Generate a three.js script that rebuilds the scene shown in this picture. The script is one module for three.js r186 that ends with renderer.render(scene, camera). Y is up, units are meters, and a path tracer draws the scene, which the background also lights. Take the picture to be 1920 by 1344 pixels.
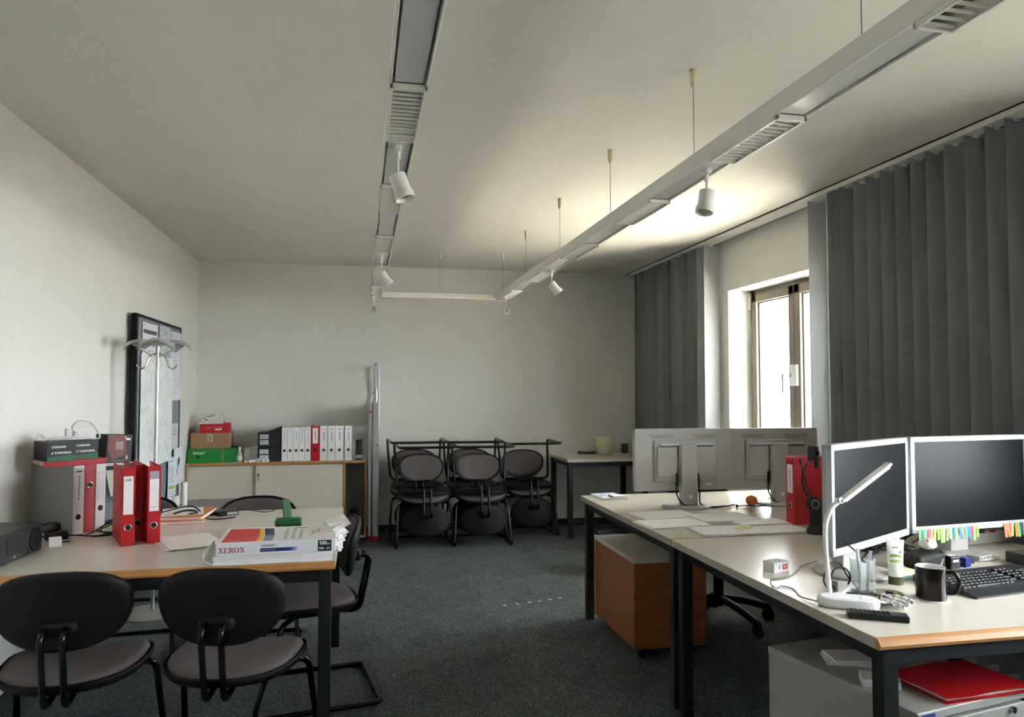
import * as THREE from 'three';
import { RoundedBoxGeometry } from 'three/addons/geometries/RoundedBoxGeometry.js';
import { mergeGeometries, toCreasedNormals } from 'three/addons/utils/BufferGeometryUtils.js';

// ---------- camera, sky, sun, exposure ----------
const scene = new THREE.Scene();
const camera = new THREE.PerspectiveCamera(51.54, 1920 / 1344, 0.05, 120);
camera.position.set(0, 1.36, 0);
{
  const yaw = 0.2003945, pitch = 0.0423597;
  camera.lookAt(Math.sin(yaw) * Math.cos(pitch), 1.36 + Math.sin(pitch), -Math.cos(yaw) * Math.cos(pitch));
}
scene.background = new THREE.Color().setRGB(3.5, 3.7, 3.9);
const sun = new THREE.DirectionalLight(0xfff0d8, 24);
sun.position.set(14, 15, -6);
sun.target.position.set(2.9, 1.2, -4.5);
sun.castShadow = true;
sun.shadow.camera.left = -9; sun.shadow.camera.right = 9; sun.shadow.camera.top = 9; sun.shadow.camera.bottom = -9;
sun.shadow.camera.far = 60; sun.shadow.mapSize.set(2048, 2048);
scene.add(sun, sun.target);
const renderer = new THREE.WebGLRenderer({ antialias: true });
renderer.toneMapping = THREE.LinearToneMapping;
renderer.toneMappingExposure = 11.3;
renderer.shadowMap.enabled = true;

// ---------- helpers ----------
let seed = 20240611;
const rnd = () => { seed = (seed * 1664525 + 1013904223) >>> 0; return seed / 4294967296; };
const rr = (a, b) => a + (b - a) * rnd();
const V = (x, y, z) => new THREE.Vector3(x, y, z);
const taken = {};
function numbered(name) { const n = taken[name] = (taken[name] ?? -1) + 1; return n ? `${name}_${String(n).padStart(3, '0')}` : name; }
function flat(g) {                                   // plain position / normal / uv, no index
  g = g.index ? g.toNonIndexed() : g;
  for (const k of Object.keys(g.attributes)) if (!['position', 'normal', 'uv'].includes(k)) g.deleteAttribute(k);
  if (!g.attributes.normal) g.computeVertexNormals();
  if (!g.attributes.uv) g.setAttribute('uv', new THREE.BufferAttribute(new Float32Array(g.attributes.position.count * 2), 2));
  g.morphAttributes = {}; g.clearGroups();
  return g;
}
function metreUV(g) {                                // uv in metres from the object's own axes
  const p = g.attributes.position, n = g.attributes.normal, uv = g.attributes.uv;
  for (let i = 0; i < p.count; i += 3) {
    let ax = 0, ay = 0, az = 0;
    for (let k = 0; k < 3; k++) { ax += Math.abs(n.getX(i + k)); ay += Math.abs(n.getY(i + k)); az += Math.abs(n.getZ(i + k)); }
    for (let k = 0; k < 3; k++) {
      const j = i + k, x = p.getX(j), y = p.getY(j), z = p.getZ(j);
      if (ay >= ax && ay >= az) uv.setXY(j, x, z); else if (ax >= az) uv.setXY(j, z, y); else uv.setXY(j, x, y);
    }
  }
  return g;
}
class Shape {                                        // collects pieces of ONE part
  constructor() { this.g = []; }
  add(g, x = 0, y = 0, z = 0, rx = 0, ry = 0, rz = 0) {
    g = flat(g);
    if (rx || ry || rz) g.applyMatrix4(new THREE.Matrix4().makeRotationFromEuler(new THREE.Euler(rx, ry, rz, 'YXZ')));
    g.translate(x, y, z); this.g.push(g); return this;
  }
  box(w, h, d, x = 0, y = 0, z = 0, r = 0, rx = 0, ry = 0, rz = 0, seg = 2) {
    const rad = Math.min(r, w / 2.01, h / 2.01, d / 2.01);
    return this.add(rad > 0 ? new RoundedBoxGeometry(w, h, d, seg, rad) : new THREE.BoxGeometry(w, h, d), x, y, z, rx, ry, rz);
  }
  span(x0, x1, y0, y1, z0, z1, r = 0) { return this.box(Math.abs(x1 - x0), Math.abs(y1 - y0), Math.abs(z1 - z0), (x0 + x1) / 2, (y0 + y1) / 2, (z0 + z1) / 2, r); }
  cyl(r0, r1, h, x = 0, y = 0, z = 0, rx = 0, ry = 0, rz = 0, n = 24) { return this.add(new THREE.CylinderGeometry(r1, r0, h, n), x, y, z, rx, ry, rz); }
  tube(pts, r, { n = 0, sides = 10, closed = false, tension = 0.5, caps = true } = {}) {
    const c = new THREE.CatmullRomCurve3(pts.map((p) => p.isVector3 ? p : V(...p)), closed, 'centripetal', tension);
    this.add(new THREE.TubeGeometry(c, n || pts.length * 6, r, sides, closed));
    if (caps && !closed) for (const p of [c.getPoint(0), c.getPoint(1)]) this.add(new THREE.SphereGeometry(r, 8, 6), p.x, p.y, p.z);
    return this;
  }
  bend(pts, r, fillet, { sides = 10, caps = true, closed = false } = {}) {   // straight runs with rounded corners
    const P = pts.map((p) => V(...p)), path = new THREE.CurvePath(), n = P.length; let from = null, first = null;
    const at = (i) => P[(i + n) % n];
    const lo = closed ? 0 : 1, hi = closed ? n : n - 1;
    if (!closed) from = P[0];
    for (let i = lo; i < hi; i++) {
      const a = at(i - 1), b = at(i), c = at(i + 1), f = Math.min(fillet, a.distanceTo(b) * 0.49, b.distanceTo(c) * 0.49);
      const q0 = b.clone().lerp(a, f / a.distanceTo(b)), q1 = b.clone().lerp(c, f / b.distanceTo(c));
      if (from) path.add(new THREE.LineCurve3(from, q0)); else first = q0;
      path.add(new THREE.QuadraticBezierCurve3(q0, b.clone(), q1)); from = q1;
    }
    path.add(new THREE.LineCurve3(from, closed ? first : P[n - 1]));
    const all = []; for (const c of path.curves) { const k = c.isLineCurve3 ? 1 : 6; for (let i = 0; i < k; i++) all.push(c.getPoint(i / k)); }
    if (!closed) all.push(P[n - 1]);
    const line = new THREE.CurvePath(); const m = closed ? all.length : all.length - 1;
    for (let i = 0; i < m; i++) line.add(new THREE.LineCurve3(all[i], all[(i + 1) % all.length]));
    this.sweep(all, r, sides, closed, caps); return this;
  }
  sweep(all, r, sides, closed, caps) {               // round tube along a polyline
    const n = all.length, rings = [], T = [];
    for (let i = 0; i < n; i++) {
      const a = all[closed ? (i - 1 + n) % n : Math.max(0, i - 1)], b = all[closed ? (i + 1) % n : Math.min(n - 1, i + 1)];
      T.push(b.clone().sub(a).normalize());
    }
    let N = V(0, 1, 0); if (Math.abs(T[0].y) > 0.9) N = V(1, 0, 0);
    const pos = [], nor = [], uv = [];
    for (let i = 0; i < n; i++) {
      N = N.clone().addScaledVector(T[i], -N.dot(T[i])).normalize(); const Bn = T[i].clone().cross(N), ring = [];
      for (let k = 0; k <= sides; k++) { const t = k / sides * Math.PI * 2, d = N.clone().multiplyScalar(Math.cos(t)).addScaledVector(Bn, Math.sin(t)); ring.push([all[i].clone().addScaledVector(d, r), d]); }
      rings.push(ring);
    }
    const m = closed ? n : n - 1;
    for (let i = 0; i < m; i++) for (let k = 0; k < sides; k++) {
      const a = rings[i][k], b = rings[(i + 1) % n][k], c = rings[(i + 1) % n][k + 1], d = rings[i][k + 1];
      for (const v of [a, c, b, a, d, c]) { pos.push(v[0].x, v[0].y, v[0].z); nor.push(v[1].x, v[1].y, v[1].z); uv.push(0, 0); }
    }
    const g = new THREE.BufferGeometry();
    g.setAttribute('position', new THREE.Float32BufferAttribute(pos, 3)); g.setAttribute('normal', new THREE.Float32BufferAttribute(nor, 3)); g.setAttribute('uv', new THREE.Float32BufferAttribute(uv, 2));
    this.add(g);
    if (caps && !closed) for (const p of [all[0], all[n - 1]]) this.add(new THREE.SphereGeometry(r, 8, 6), p.x, p.y, p.z);
  }
  lathe(prof, x = 0, y = 0, z = 0, n = 32, rx = 0, ry = 0, rz = 0) {
    return this.add(new THREE.LatheGeometry(prof.map(([a, b]) => new THREE.Vector2(Math.max(a, 1e-5), b)), n), x, y, z, rx, ry, rz);
  }
  extrude(pts, depth, bevel = 0, x = 0, y = 0, z = 0, rx = 0, ry = 0, rz = 0) {
    const s = new THREE.Shape(pts.map(([a, b]) => new THREE.Vector2(a, b)));
    const g = new THREE.ExtrudeGeometry(s, { depth: depth - 2 * bevel, bevelEnabled: bevel > 0, bevelSize: bevel, bevelThickness: bevel, bevelSegments: 2, bevelOffset: -bevel });
    g.translate(0, 0, bevel); return this.add(g, x, y, z, rx, ry, rz);
  }
  geometry(uvs = true) { const g = this.g.length > 1 ? mergeGeometries(this.g) : this.g[0]; return uvs ? metreUV(g) : g; }
  mesh(name, material, parent, uvs = true) {
    const m = new THREE.Mesh(this.geometry(uvs), material); m.name = name; m.castShadow = m.receiveShadow = true;
    if (parent) parent.add(m);
    return m;
  }
}
const S = () => new Shape();
function thing(name, label, category, [x, y, z] = [0, 0, 0], turn = 0, group) {
  const o = new THREE.Group(); o.name = numbered(name); o.position.set(x, y, z); o.rotation.y = turn;
  o.userData = { label, category }; if (group) o.userData.group = group; scene.add(o); return o;
}
function single(name, label, category, shape, material, [x, y, z] = [0, 0, 0], turn = 0, group) {
  const o = shape.mesh(numbered(name), material, scene); o.position.set(x, y, z); o.rotation.y = turn;
  o.userData = { label, category }; if (group) o.userData.group = group; return o;
}
function struct(name, shape, material, label, category) {
  const o = shape.mesh(name, material, scene); o.userData = { kind: 'structure', label, category }; return o;
}
function structGroup(name, label, category) { const o = new THREE.Group(); o.name = name; o.userData = { kind: 'structure', label, category }; scene.add(o); return o; }
function part(parent, name, shape, material, label) { const m = shape.mesh(name, material, parent); if (label) m.userData.label = label; return m; }
function piece(parent, name, geometry, material, x, y, z, rx = 0, ry = 0, rz = 0) {   // shares its geometry with its like
  const m = new THREE.Mesh(geometry, material); m.name = name; m.castShadow = m.receiveShadow = true; m.position.set(x, y, z); m.rotation.set(rx, ry, rz, 'YXZ'); parent.add(m); return m;
}
function copyOf(o, label, [x, y, z], turn, group) {
  const c = o.clone(); c.name = numbered(o.name.replace(/_\d{3}$/, '')); c.position.set(x, y, z); c.rotation.set(0, turn, 0);
  c.userData = { ...o.userData, label }; if (group) c.userData.group = group; scene.add(c); return c;
}

// ---------- textures and materials ----------
function noiseTex(size, fn, { repeat = 1, srgb = false } = {}) {
  const d = new Uint8Array(size * size * 4);
  for (let j = 0; j < size; j++) for (let i = 0; i < size; i++) { const c = fn(i / size, j / size, i, j), o = (j * size + i) * 4; for (let k = 0; k < 3; k++) d[o + k] = Math.max(0, Math.min(255, Array.isArray(c) ? c[k] : c)); d[o + 3] = 255; }
  const t = new THREE.DataTexture(d, size, size); t.magFilter = THREE.LinearFilter; t.minFilter = THREE.LinearMipmapLinearFilter; t.generateMipmaps = true;
  t.wrapS = t.wrapT = THREE.RepeatWrapping; t.repeat.set(repeat, repeat); if (srgb) t.colorSpace = THREE.SRGBColorSpace; t.needsUpdate = true; return t;
}
function lattice(n, s) { const a = new Float32Array(n * n); let q = s; for (let i = 0; i < a.length; i++) { q = (q * 1664525 + 1013904223) >>> 0; a[i] = q / 4294967296; } return (u, v) => {
  const x = u * n, y = v * n, i = Math.floor(x), j = Math.floor(y), fx = x - i, fy = y - j, sx = fx * fx * (3 - 2 * fx), sy = fy * fy * (3 - 2 * fy), w = (k) => ((k % n) + n) % n;
  const A = a[w(j) * n + w(i)], B = a[w(j) * n + w(i + 1)], C = a[w(j + 1) * n + w(i)], D = a[w(j + 1) * n + w(i + 1)];
  return (A + (B - A) * sx) * (1 - sy) + (C + (D - C) * sx) * sy; }; }
const n4 = lattice(4, 7), n9 = lattice(9, 77), n16 = lattice(16, 11), n64 = lattice(64, 5), n128 = lattice(128, 9), n256 = lattice(256, 3);
const texPlaster = noiseTex(512, (u, v) => 128 + 60 * (n256(u, v) - 0.5) + 60 * (n64(u, v) - 0.5) + 30 * (n16(u, v) - 0.5), { repeat: 1 / 0.8 });
const texWall = noiseTex(256, (u, v) => 248 + 3 * (n16(u, v) - 0.5) + 3 * (n4(u, v) - 0.5) + 4 * (n128(u, v) - 0.5), { repeat: 1 / 2.3, srgb: true });
const texCarpet = noiseTex(512, (u, v) => { const a = n256(u, v), b = n128(u + 0.31, v + 0.17), c = n9(u, v), f = 150 + 150 * (a - 0.5) + 90 * (b - 0.5) + 26 * (c - 0.5), t = n256(v + 0.5, u) > 0.8 ? 34 : 0; return [f + t * 0.8, f + t, f + t * 0.9]; }, { repeat: 1 / 0.7, srgb: true });
const texCarpetBump = noiseTex(512, (u, v) => 255 * n256(u + 0.13, v) * (0.6 + 0.4 * n128(u, v)), { repeat: 1 / 0.55 });
const texWood = noiseTex(512, (u, v) => { const g = n128(u * 0.06, v) * 0.5 + n64(u * 0.12 + 0.3, v) * 0.3 + n256(u * 0.2, v + 0.4) * 0.2, s = n256(u * 0.6, v) > 0.9 ? -16 : 0; return [238 + 40 * (g - 0.5) + s, 234 + 48 * (g - 0.5) + s, 228 + 58 * (g - 0.5) + s]; }, { repeat: 1 / 0.6, srgb: true });
const texFabric = noiseTex(256, (u, v, i, j) => 215 + 26 * (n256(u, v) - 0.5) + 34 * (((i >> 1) + (j >> 1)) % 2 - 0.5) * 0.5, { repeat: 1 / 0.12, srgb: true });
const texFine = noiseTex(256, (u, v) => 128 + 120 * (n256(u, v) - 0.5), { repeat: 1 / 0.06 });

function M(color, o = {}) { const { phys, ...rest } = o; const m = phys ? new THREE.MeshPhysicalMaterial({ color, roughness: 0.6, ...rest }) : new THREE.MeshStandardMaterial({ color, roughness: 0.6, ...rest }); return m; }
const mat = {
  wall: M(0xe1e1db, { roughness: 0.92, map: texWall, bumpMap: texPlaster, bumpScale: 0.0003 }),
  ceiling: M(0xe4e2da, { roughness: 0.95, map: texWall, bumpMap: texPlaster, bumpScale: 0.0003 }),
  carpet: M(0x8b9597, { roughness: 1, map: texCarpet, bumpMap: texCarpetBump, bumpScale: 0.004 }),
  base: M(0x23282c, { roughness: 0.7 }),
  laminate: M(0xded8ca, { roughness: 0.22, map: texWall }),
  lamEdge: M(0xb9b2a3, { roughness: 0.5, map: texWall }),
  beech: M(0xc89058, { roughness: 0.42, map: texWood }),
  walnut: M(0xa9683c, { roughness: 0.45, map: texWood }),
  steel: M(0x1a1d21, { roughness: 0.42, metalness: 0.1, bumpMap: texFine, bumpScale: 0.0002 }),
  chairTube: M(0x0d0e10, { roughness: 0.26, metalness: 0.2 }),
  shell: M(0x0f1012, { phys: true, roughness: 0.55, specularIntensity: 0.5, bumpMap: texFine, bumpScale: 0.0003 }),
  fabric: M(0x766e6d, { roughness: 0.95, map: texFabric, phys: true, sheen: 0.3, sheenRoughness: 0.6 }),
  white: M(0xe9e9e6, { roughness: 0.45 }),
  whiteMetal: M(0xe6e4dc, { roughness: 0.38 }),
  cream: M(0xd9cfae, { roughness: 0.5 }),
  alu: M(0xc3c5c6, { roughness: 0.35, metalness: 0.85 }),
  chrome: M(0xd5d7d8, { roughness: 0.12, metalness: 1 }),
  greyPlastic: M(0xb9b6ae, { roughness: 0.55 }),
  greyDark: M(0x8d8b85, { roughness: 0.6 }),
  blackPlastic: M(0x17181a, { roughness: 0.45 }),
  blackRubber: M(0x111213, { roughness: 0.7 }),
  paper: M(0xf4f3f1, { roughness: 0.85 }),
  paperEdge: M(0xdad9d8, { roughness: 0.9 }),
  redBinder: M(0xb3141f, { roughness: 0.38 }),
  redInside: M(0x7a2024, { roughness: 0.6 }),
  greyBinder: M(0x9a9c98, { roughness: 0.6 }),
  whiteBinder: M(0xefefee, { roughness: 0.5 }),
  card: M(0xa07f62, { roughness: 0.85, bumpMap: texFine, bumpScale: 0.0002 }),
  green: M(0x1f8a3a, { roughness: 0.6 }),
  metalGrey: M(0xa6a6a2, { roughness: 0.5, metalness: 0.15 }),
  blind: M(0xe4e8ea, { phys: true, roughness: 0.95, map: texFabric, transmission: 0.6, thickness: 0 }),
  frame: M(0x7d7468, { roughness: 0.5 }),
  glass: M(0xffffff, { phys: true, transmission: 1, thickness: 0, roughness: 0, ior: 1.5 }),
  slat: M(0xd9dad8, { roughness: 0.5 }),
};
mat.felt = M(0x7f8a90, { roughness: 1, bumpMap: texFine, bumpScale: 0.0006 }); mat.blade = M(0xaeb0ac, { roughness: 0.35 }); mat.tape = M(0x9c8468, { roughness: 0.4 }); mat.redCard = M(0xb0151c, { roughness: 0.55 }); mat.redFoot = M(0xa81c2b, { roughness: 0.6 });
mat.clearPlastic = M(0xe6ecdf, { phys: true, roughness: 0.15, transmission: 0.6, thickness: 0, ior: 1.45 });
mat.monGrey = M(0xb3b1ac, { roughness: 0.5 }); mat.monBezel = M(0xc3c7cc, { roughness: 0.35 }); mat.screen = M(0x0a0c0f, { phys: true, roughness: 0.36, specularIntensity: 0.28 });
mat.lampWhite = M(0xeeeef0, { roughness: 0.3 }); mat.mugBlack = M(0x140f0c, { phys: true, roughness: 0.14, specularIntensity: 0.6 }); mat.keyCase = M(0x1c1d20, { roughness: 0.5 }); mat.keyCap = M(0x232529, { roughness: 0.42 });
mat.clearCup = M(0xf2f5f6, { phys: true, roughness: 0.05, transmission: 0.85, thickness: 0, ior: 1.45 }); mat.creamWhite = M(0xe0ddcf, { roughness: 0.35 }); mat.redGloss = M(0xb0101c, { roughness: 0.25 });
mat.trackPanel = M(0xd4d4d6, { roughness: 0.18 });
mat.bulb = M(0xb8b8b4, { roughness: 0.2, metalness: 0.6 });
mat.boxBlack = M(0x17191a, { roughness: 0.5 });
mat.spk = M(0x26272a, { roughness: 0.42 }); mat.spkTrim = M(0x4a4c50, { roughness: 0.35 });
mat.paper2 = M(0xe6e7ee, { roughness: 0.85 }); mat.folder = M(0xd08a52, { roughness: 0.7 }); mat.scanGrey = M(0x4b5258, { roughness: 0.45 }); mat.whiteCable = M(0xd8d8d6, { roughness: 0.5 });
mat.punch = M(0x17602f, { roughness: 0.35 }); mat.punchDark = M(0x123f24, { roughness: 0.45 });
function canvasTex(w, h, draw) {
  const c = document.createElement('canvas'); c.width = w; c.height = h; const x = c.getContext('2d'); draw(x, w, h);
  const t = new THREE.CanvasTexture(c); t.colorSpace = THREE.SRGBColorSpace; t.magFilter = THREE.LinearFilter; return t;
}
function sheet(parent, name, w, h, tex, x, y, z, rx = 0, ry = 0, rz = 0, thick = 0.0006, rough = 0.7, label) {   // a printed sheet or label with a little thickness, print on its +z face
  const g = new THREE.BoxGeometry(w, h, thick), uv = g.attributes.uv;
  for (let i = 0; i < uv.count; i++) if (i < 16 || i > 19) uv.setXY(i, 0.005, 0.005);
  const m = new THREE.Mesh(g, tex.isTexture ? M(0xffffff, { map: tex, roughness: rough }) : tex); m.name = name; m.position.set(x, y, z); m.rotation.set(rx, ry, rz, 'YXZ'); m.castShadow = m.receiveShadow = true;
  if (label) m.userData.label = label; parent.add(m); return m;
}

// ---------- the room ----------
const XL = -1.49, XR = 2.85, ZB = -7.30, ZF = 2.2, HC = 2.56, TW = 0.26;   // inner faces
struct('floor', S().span(XL - 0.3, XR + 0.5, -0.2, 0, ZB - 0.3, ZF + 0.3), mat.carpet, 'dark blue-grey carpet covering the office floor', 'floor');
struct('ceiling', S().span(XL - 0.3, XR + 0.5, HC, HC + 0.2, ZB - 0.3, ZF + 0.3), mat.ceiling, 'plain off-white plaster ceiling above the hanging light tracks', 'ceiling');
struct('wall_left', S().span(XL - 0.25, XL, 0, HC, ZB, ZF), mat.wall, 'off-white wall on the left behind pinboard and coat stand', 'wall');
struct('wall_back', S().span(XL - 0.25, XR + 0.4, 0, HC, ZB - 0.25, ZB), mat.wall, 'off-white end wall behind sideboard and stacked chairs', 'wall');
struct('wall_front', S().span(XL - 0.25, XR + 0.4, 0, HC, ZF, ZF + 0.25), mat.wall, 'off-white wall behind the camera', 'wall');
const WIN = [[-5.41, -4.17], [-2.10, -0.40]], WY0 = 0.86, WY1 = 2.145;   // window openings in the right wall
{
  const s = S(), e = XR + TW;
  s.span(XR, e, 0, WY0, ZB, ZF).span(XR, e, WY1, HC, ZB, ZF);
  let z = ZB; for (const [a, b] of WIN) { s.span(XR, e, WY0, WY1, z, a); z = b; }
  s.span(XR, e, WY0, WY1, z, ZF);
  struct('wall_right', s, mat.wall, 'off-white window wall on the right with deep reveals', 'wall');
}
struct('baseboard_back', S().span(XL, XR, 0, 0.065, ZB, ZB + 0.012, 0.003), mat.base, 'dark carpet skirting strip along the end wall', 'baseboard');
struct('baseboard_left', S().span(XL, XL + 0.012, 0, 0.065, ZB, ZF, 0.003), mat.base, 'dark carpet skirting strip along the left wall', 'baseboard');
struct('baseboard_right', S().span(XR - 0.012, XR, 0, 0.065, ZB, ZF, 0.003), mat.base, 'dark carpet skirting strip under the windows', 'baseboard');
WIN.forEach(([a, b], k) => {
  const w = structGroup(`window_${k + 1}`, ['brown two-leaf casement window seen between the vertical blinds', 'brown two-leaf casement window beside the near desk', 'brown two-leaf casement window farthest behind the camera'][k], 'window');
  const x0 = XR + 0.20, x1 = XR + 0.255, mid = (a + b) / 2, F = 0.045;
  const fr = S(); // fixed frame
  fr.span(x0, x1, WY0, WY0 + F, a, b, 0.004).span(x0, x1, WY1 - F, WY1, a, b, 0.004).span(x0, x1, WY0, WY1, a, a + F, 0.004).span(x0, x1, WY0, WY1, b - F, b, 0.004);
  part(w, 'window_frame', fr, mat.frame);
  for (const [za, zb, s] of [[a + 0.03, mid - 0.004, 1], [mid + 0.004, b - 0.03, -1]]) {
    const y0 = WY0 + 0.03, y1 = WY1 - 0.03, f = 0.068, sx0 = x0 - 0.018, sx1 = x0 + 0.045;
    const sh = S().span(sx0, sx1, y0, y0 + f, za, zb, 0.006).span(sx0, sx1, y1 - f, y1, za, zb, 0.006).span(sx0, sx1, y0, y1, za, za + f, 0.006).span(sx0, sx1, y0, y1, zb - f, zb, 0.006);
    const sash = part(w, 'sash', sh, mat.frame);
    part(sash, 'pane', S().span(x0 + 0.012, x0 + 0.016, y0 + f - 0.005, y1 - f + 0.005, za + f - 0.005, zb - f + 0.005), mat.glass);
    part(sash, 'glazing_seal', S().span(x0 + 0.005, x0 + 0.012, y0 + f, y1 - f, za + f, za + f + 0.008).span(x0 + 0.005, x0 + 0.012, y0 + f, y1 - f, zb - f - 0.008, zb - f).span(x0 + 0.005, x0 + 0.012, y1 - f - 0.008, y1 - f, za + f, zb - f).span(x0 + 0.005, x0 + 0.012, y0 + f, y0 + f + 0.008, za + f, zb - f), mat.blackRubber);
  }
  const hx = x0 - 0.02;
  part(w, 'lock_case', S().span(hx - 0.018, hx, 1.39, 1.54, mid - 0.045, mid + 0.052, 0.004).span(hx - 0.022, hx - 0.016, 1.395, 1.43, mid - 0.04, mid - 0.006, 0.002).span(hx - 0.022, hx - 0.016, 1.50, 1.535, mid - 0.04, mid - 0.006, 0.002), mat.white, 'white window lock plate');
  part(w, 'handle', S().cyl(0.012, 0.012, 0.06, hx - 0.045, 1.465, mid - 0.02, 0, 0, Math.PI / 2, 16).span(hx - 0.085, hx - 0.07, 1.34, 1.475, mid - 0.032, mid - 0.012, 0.006), mat.alu, 'aluminium window handle');
  part(w, 'hinge', S().span(x0 - 0.034, x0 - 0.018, WY1 - 0.15, WY1 - 0.05, a + 0.012, a + 0.028, 0.004).span(x0 - 0.034, x0 - 0.018, WY0 + 0.05, WY0 + 0.15, a + 0.012, a + 0.028, 0.004), mat.white);
  part(w, 'sill', S().span(XR - 0.04, x0, WY0 - 0.03, WY0 + 0.004, a - 0.02, b + 0.02, 0.006), mat.white, 'white inner window sill');
  part(w, 'blind_box', S().span(XR + 0.27, XR + 0.44, WY1 - 0.05, WY1 + 0.12, a - 0.02, b + 0.02, 0.006), mat.slat);
  // outside blind of horizontal slats, in front of the glass on the weather side
  const bl = new THREE.Group(); bl.name = 'outside_blind'; w.add(bl);
  const sg = S().extrude([[-0.035, 0.003], [-0.02, 0.0075], [0, 0.009], [0.02, 0.0075], [0.035, 0.003], [0.035, 0.0018], [0.02, 0.0063], [0, 0.0078], [-0.02, 0.0063], [-0.035, 0.0018]], b - a - 0.02).geometry();
  if (k) {                                           // the near window has its blind drawn up and an awning out
    part(w, 'awning', S().box(1.2, 0.012, b - a + 0.8, XR + 0.86, WY1 + 0.17, (a + b) / 2), mat.slat); w.remove(bl); return;
  }
  for (let y = WY0 + 0.03; y < WY1 - 0.02; y += 0.068) piece(bl, 'slat', sg, mat.slat, XR + 0.36, y, a + 0.01, 0, 0, 0.17);
});
struct('ground_outside', S().span(XR + 0.6, 60, -3.4, -3.2, -60, 60), M(0x6f726c, { roughness: 0.95, map: texCarpet }), 'paved ground outside the windows, one storey below', 'ground');

// ---------- chairs ----------
function ovalSurface(w, h, prof, { ex = 2.5, egg = 0, bend = () => 0, n = 40 } = {}) {   // rings of a superellipse in x-y, prof = [[radius share, z], ...]
  const pos = [], idx = [], rows = prof.length, se = (c) => Math.sign(c) * Math.pow(Math.abs(c), 2 / ex);
  for (const [r, z] of prof) for (let k = 0; k < n; k++) {
    const t = k / n * Math.PI * 2, y = r * se(Math.sin(t)) * h / 2, x = r * se(Math.cos(t)) * w / 2 * (1 + egg * (y / (h / 2)));
    pos.push(x, y, z + bend(x, y));
  }
  for (let i = 0; i < rows - 1; i++) for (let k = 0; k < n; k++) { const a = i * n + k, b = i * n + (k + 1) % n, c = a + n, d = b + n; idx.push(a, b, c, b, d, c); }
  for (const [i0, flip] of [[0, true], [rows - 1, false]]) { const c = pos.length / 3, z = prof[i0][1]; pos.push(0, 0, z + bend(0, 0)); for (let k = 0; k < n; k++) { const a = i0 * n + k, b = i0 * n + (k + 1) % n; flip ? idx.push(c, b, a) : idx.push(c, a, b); } }
  const g = new THREE.BufferGeometry(); g.setAttribute('position', new THREE.Float32BufferAttribute(pos, 3)); g.setIndex(idx); g.computeVertexNormals(); return g;
}
function buildChair(name, label, group) {            // faces +z, origin on the floor under the seat
  const c = thing(name, label, 'chair', [0, 0, 0], 0, group);
  const sb = (x, y) => 0.25 * x * x - 0.35 * Math.max(0, -y - 0.08) * Math.max(0, -y - 0.08) * 4;
  part(c, 'seat_pad', S().add(ovalSurface(0.435, 0.425, [[1, 0], [1, 0.012], [0.97, 0.024], [0.9, 0.031], [0.75, 0.034], [0.4, 0.034], [0.1, 0.034]], { ex: 2.7, egg: -0.06, bend: sb }), 0, 0.406, 0, -Math.PI / 2), mat.fabric, 'grey fabric seat pad');
  part(c, 'seat_shell', S().add(ovalSurface(0.462, 0.452, [[0.2, -0.03], [0.8, -0.03], [0.95, -0.018], [1, -0.004], [1, 0.008], [0.985, 0.014], [0.96, 0.008]], { ex: 2.7, egg: -0.06, bend: sb }), 0, 0.408, 0, -Math.PI / 2), mat.shell);
  const bb = (x, y) => 0.95 * x * x + 0.5 * y * y * (y > 0 ? -0.3 : 0.6), bz = -0.205, by = 0.645, tilt = -0.16;
  const bg = { ex: 2.35, egg: 0.07, bend: bb };
  part(c, 'back_pad', S().add(ovalSurface(0.385, 0.242, [[1, -0.004], [1, 0.008], [0.97, 0.017], [0.9, 0.022], [0.7, 0.024], [0.3, 0.024], [0.08, 0.024]], bg), 0, by, bz, tilt), mat.fabric, 'grey fabric back pad');
  part(c, 'back_shell', S().add(ovalSurface(0.415, 0.27, [[0.06, -0.018], [0.5, -0.018], [0.85, -0.016], [0.96, -0.011], [1, -0.002], [1, 0.007], [0.985, 0.012], [0.95, 0.008]], bg), 0, by, bz, tilt), mat.shell, 'black plastic back shell');
  part(c, 'bracket', S().add(ovalSurface(0.115, 0.05, [[0.2, -0.016], [0.8, -0.015], [1, -0.004], [1, 0.012]], { ex: 3 }), 0, 0.60, -0.222, tilt), mat.shell);
  for (const s of [-1, 1]) part(c, 'stem', S().bend([[s * 0.029, 0.603, -0.215], [s * 0.031, 0.598, -0.285], [s * 0.03, 0.35, -0.235], [s * 0.03, 0.375, -0.06]], 0.0105, 0.045), mat.chairTube);
  const L = (s) => [[s * 0.10, 0.372, 0.05], [s * 0.226, 0.372, 0.12], [s * 0.25, 0.0125, 0.23]];
  part(c, 'sled_frame', S().bend([...L(-1), [-0.245, 0.0125, -0.30], [0.245, 0.0125, -0.30], ...L(1).reverse()], 0.0115, 0.05), mat.chairTube, 'black tubular steel sled frame');
  part(c, 'seat_rail', S().bend([[-0.10, 0.372, 0.05], [-0.10, 0.375, -0.12]], 0.011, 0.01).bend([[0.10, 0.372, 0.05], [0.10, 0.375, -0.12]], 0.011, 0.01).span(-0.11, 0.11, 0.366, 0.382, -0.1, -0.05, 0.003), mat.chairTube);
  return c;
}
const chair0 = buildChair('visitor_chair', 'black oval-backed chair at the left end of the near table edge', 'chairs around the left table');
chair0.position.set(-0.955, 0, -2.86); chair0.rotation.y = Math.PI + 0.06;
copyOf(chair0, 'black oval-backed chair tucked in front of the paper ream stack', [-0.425, 0, -2.815], Math.PI - 0.13);
copyOf(chair0, 'chair seen from the side at the right end of the left table', [-0.235, 0, -3.515], -Math.PI / 2 + 0.16);
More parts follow.
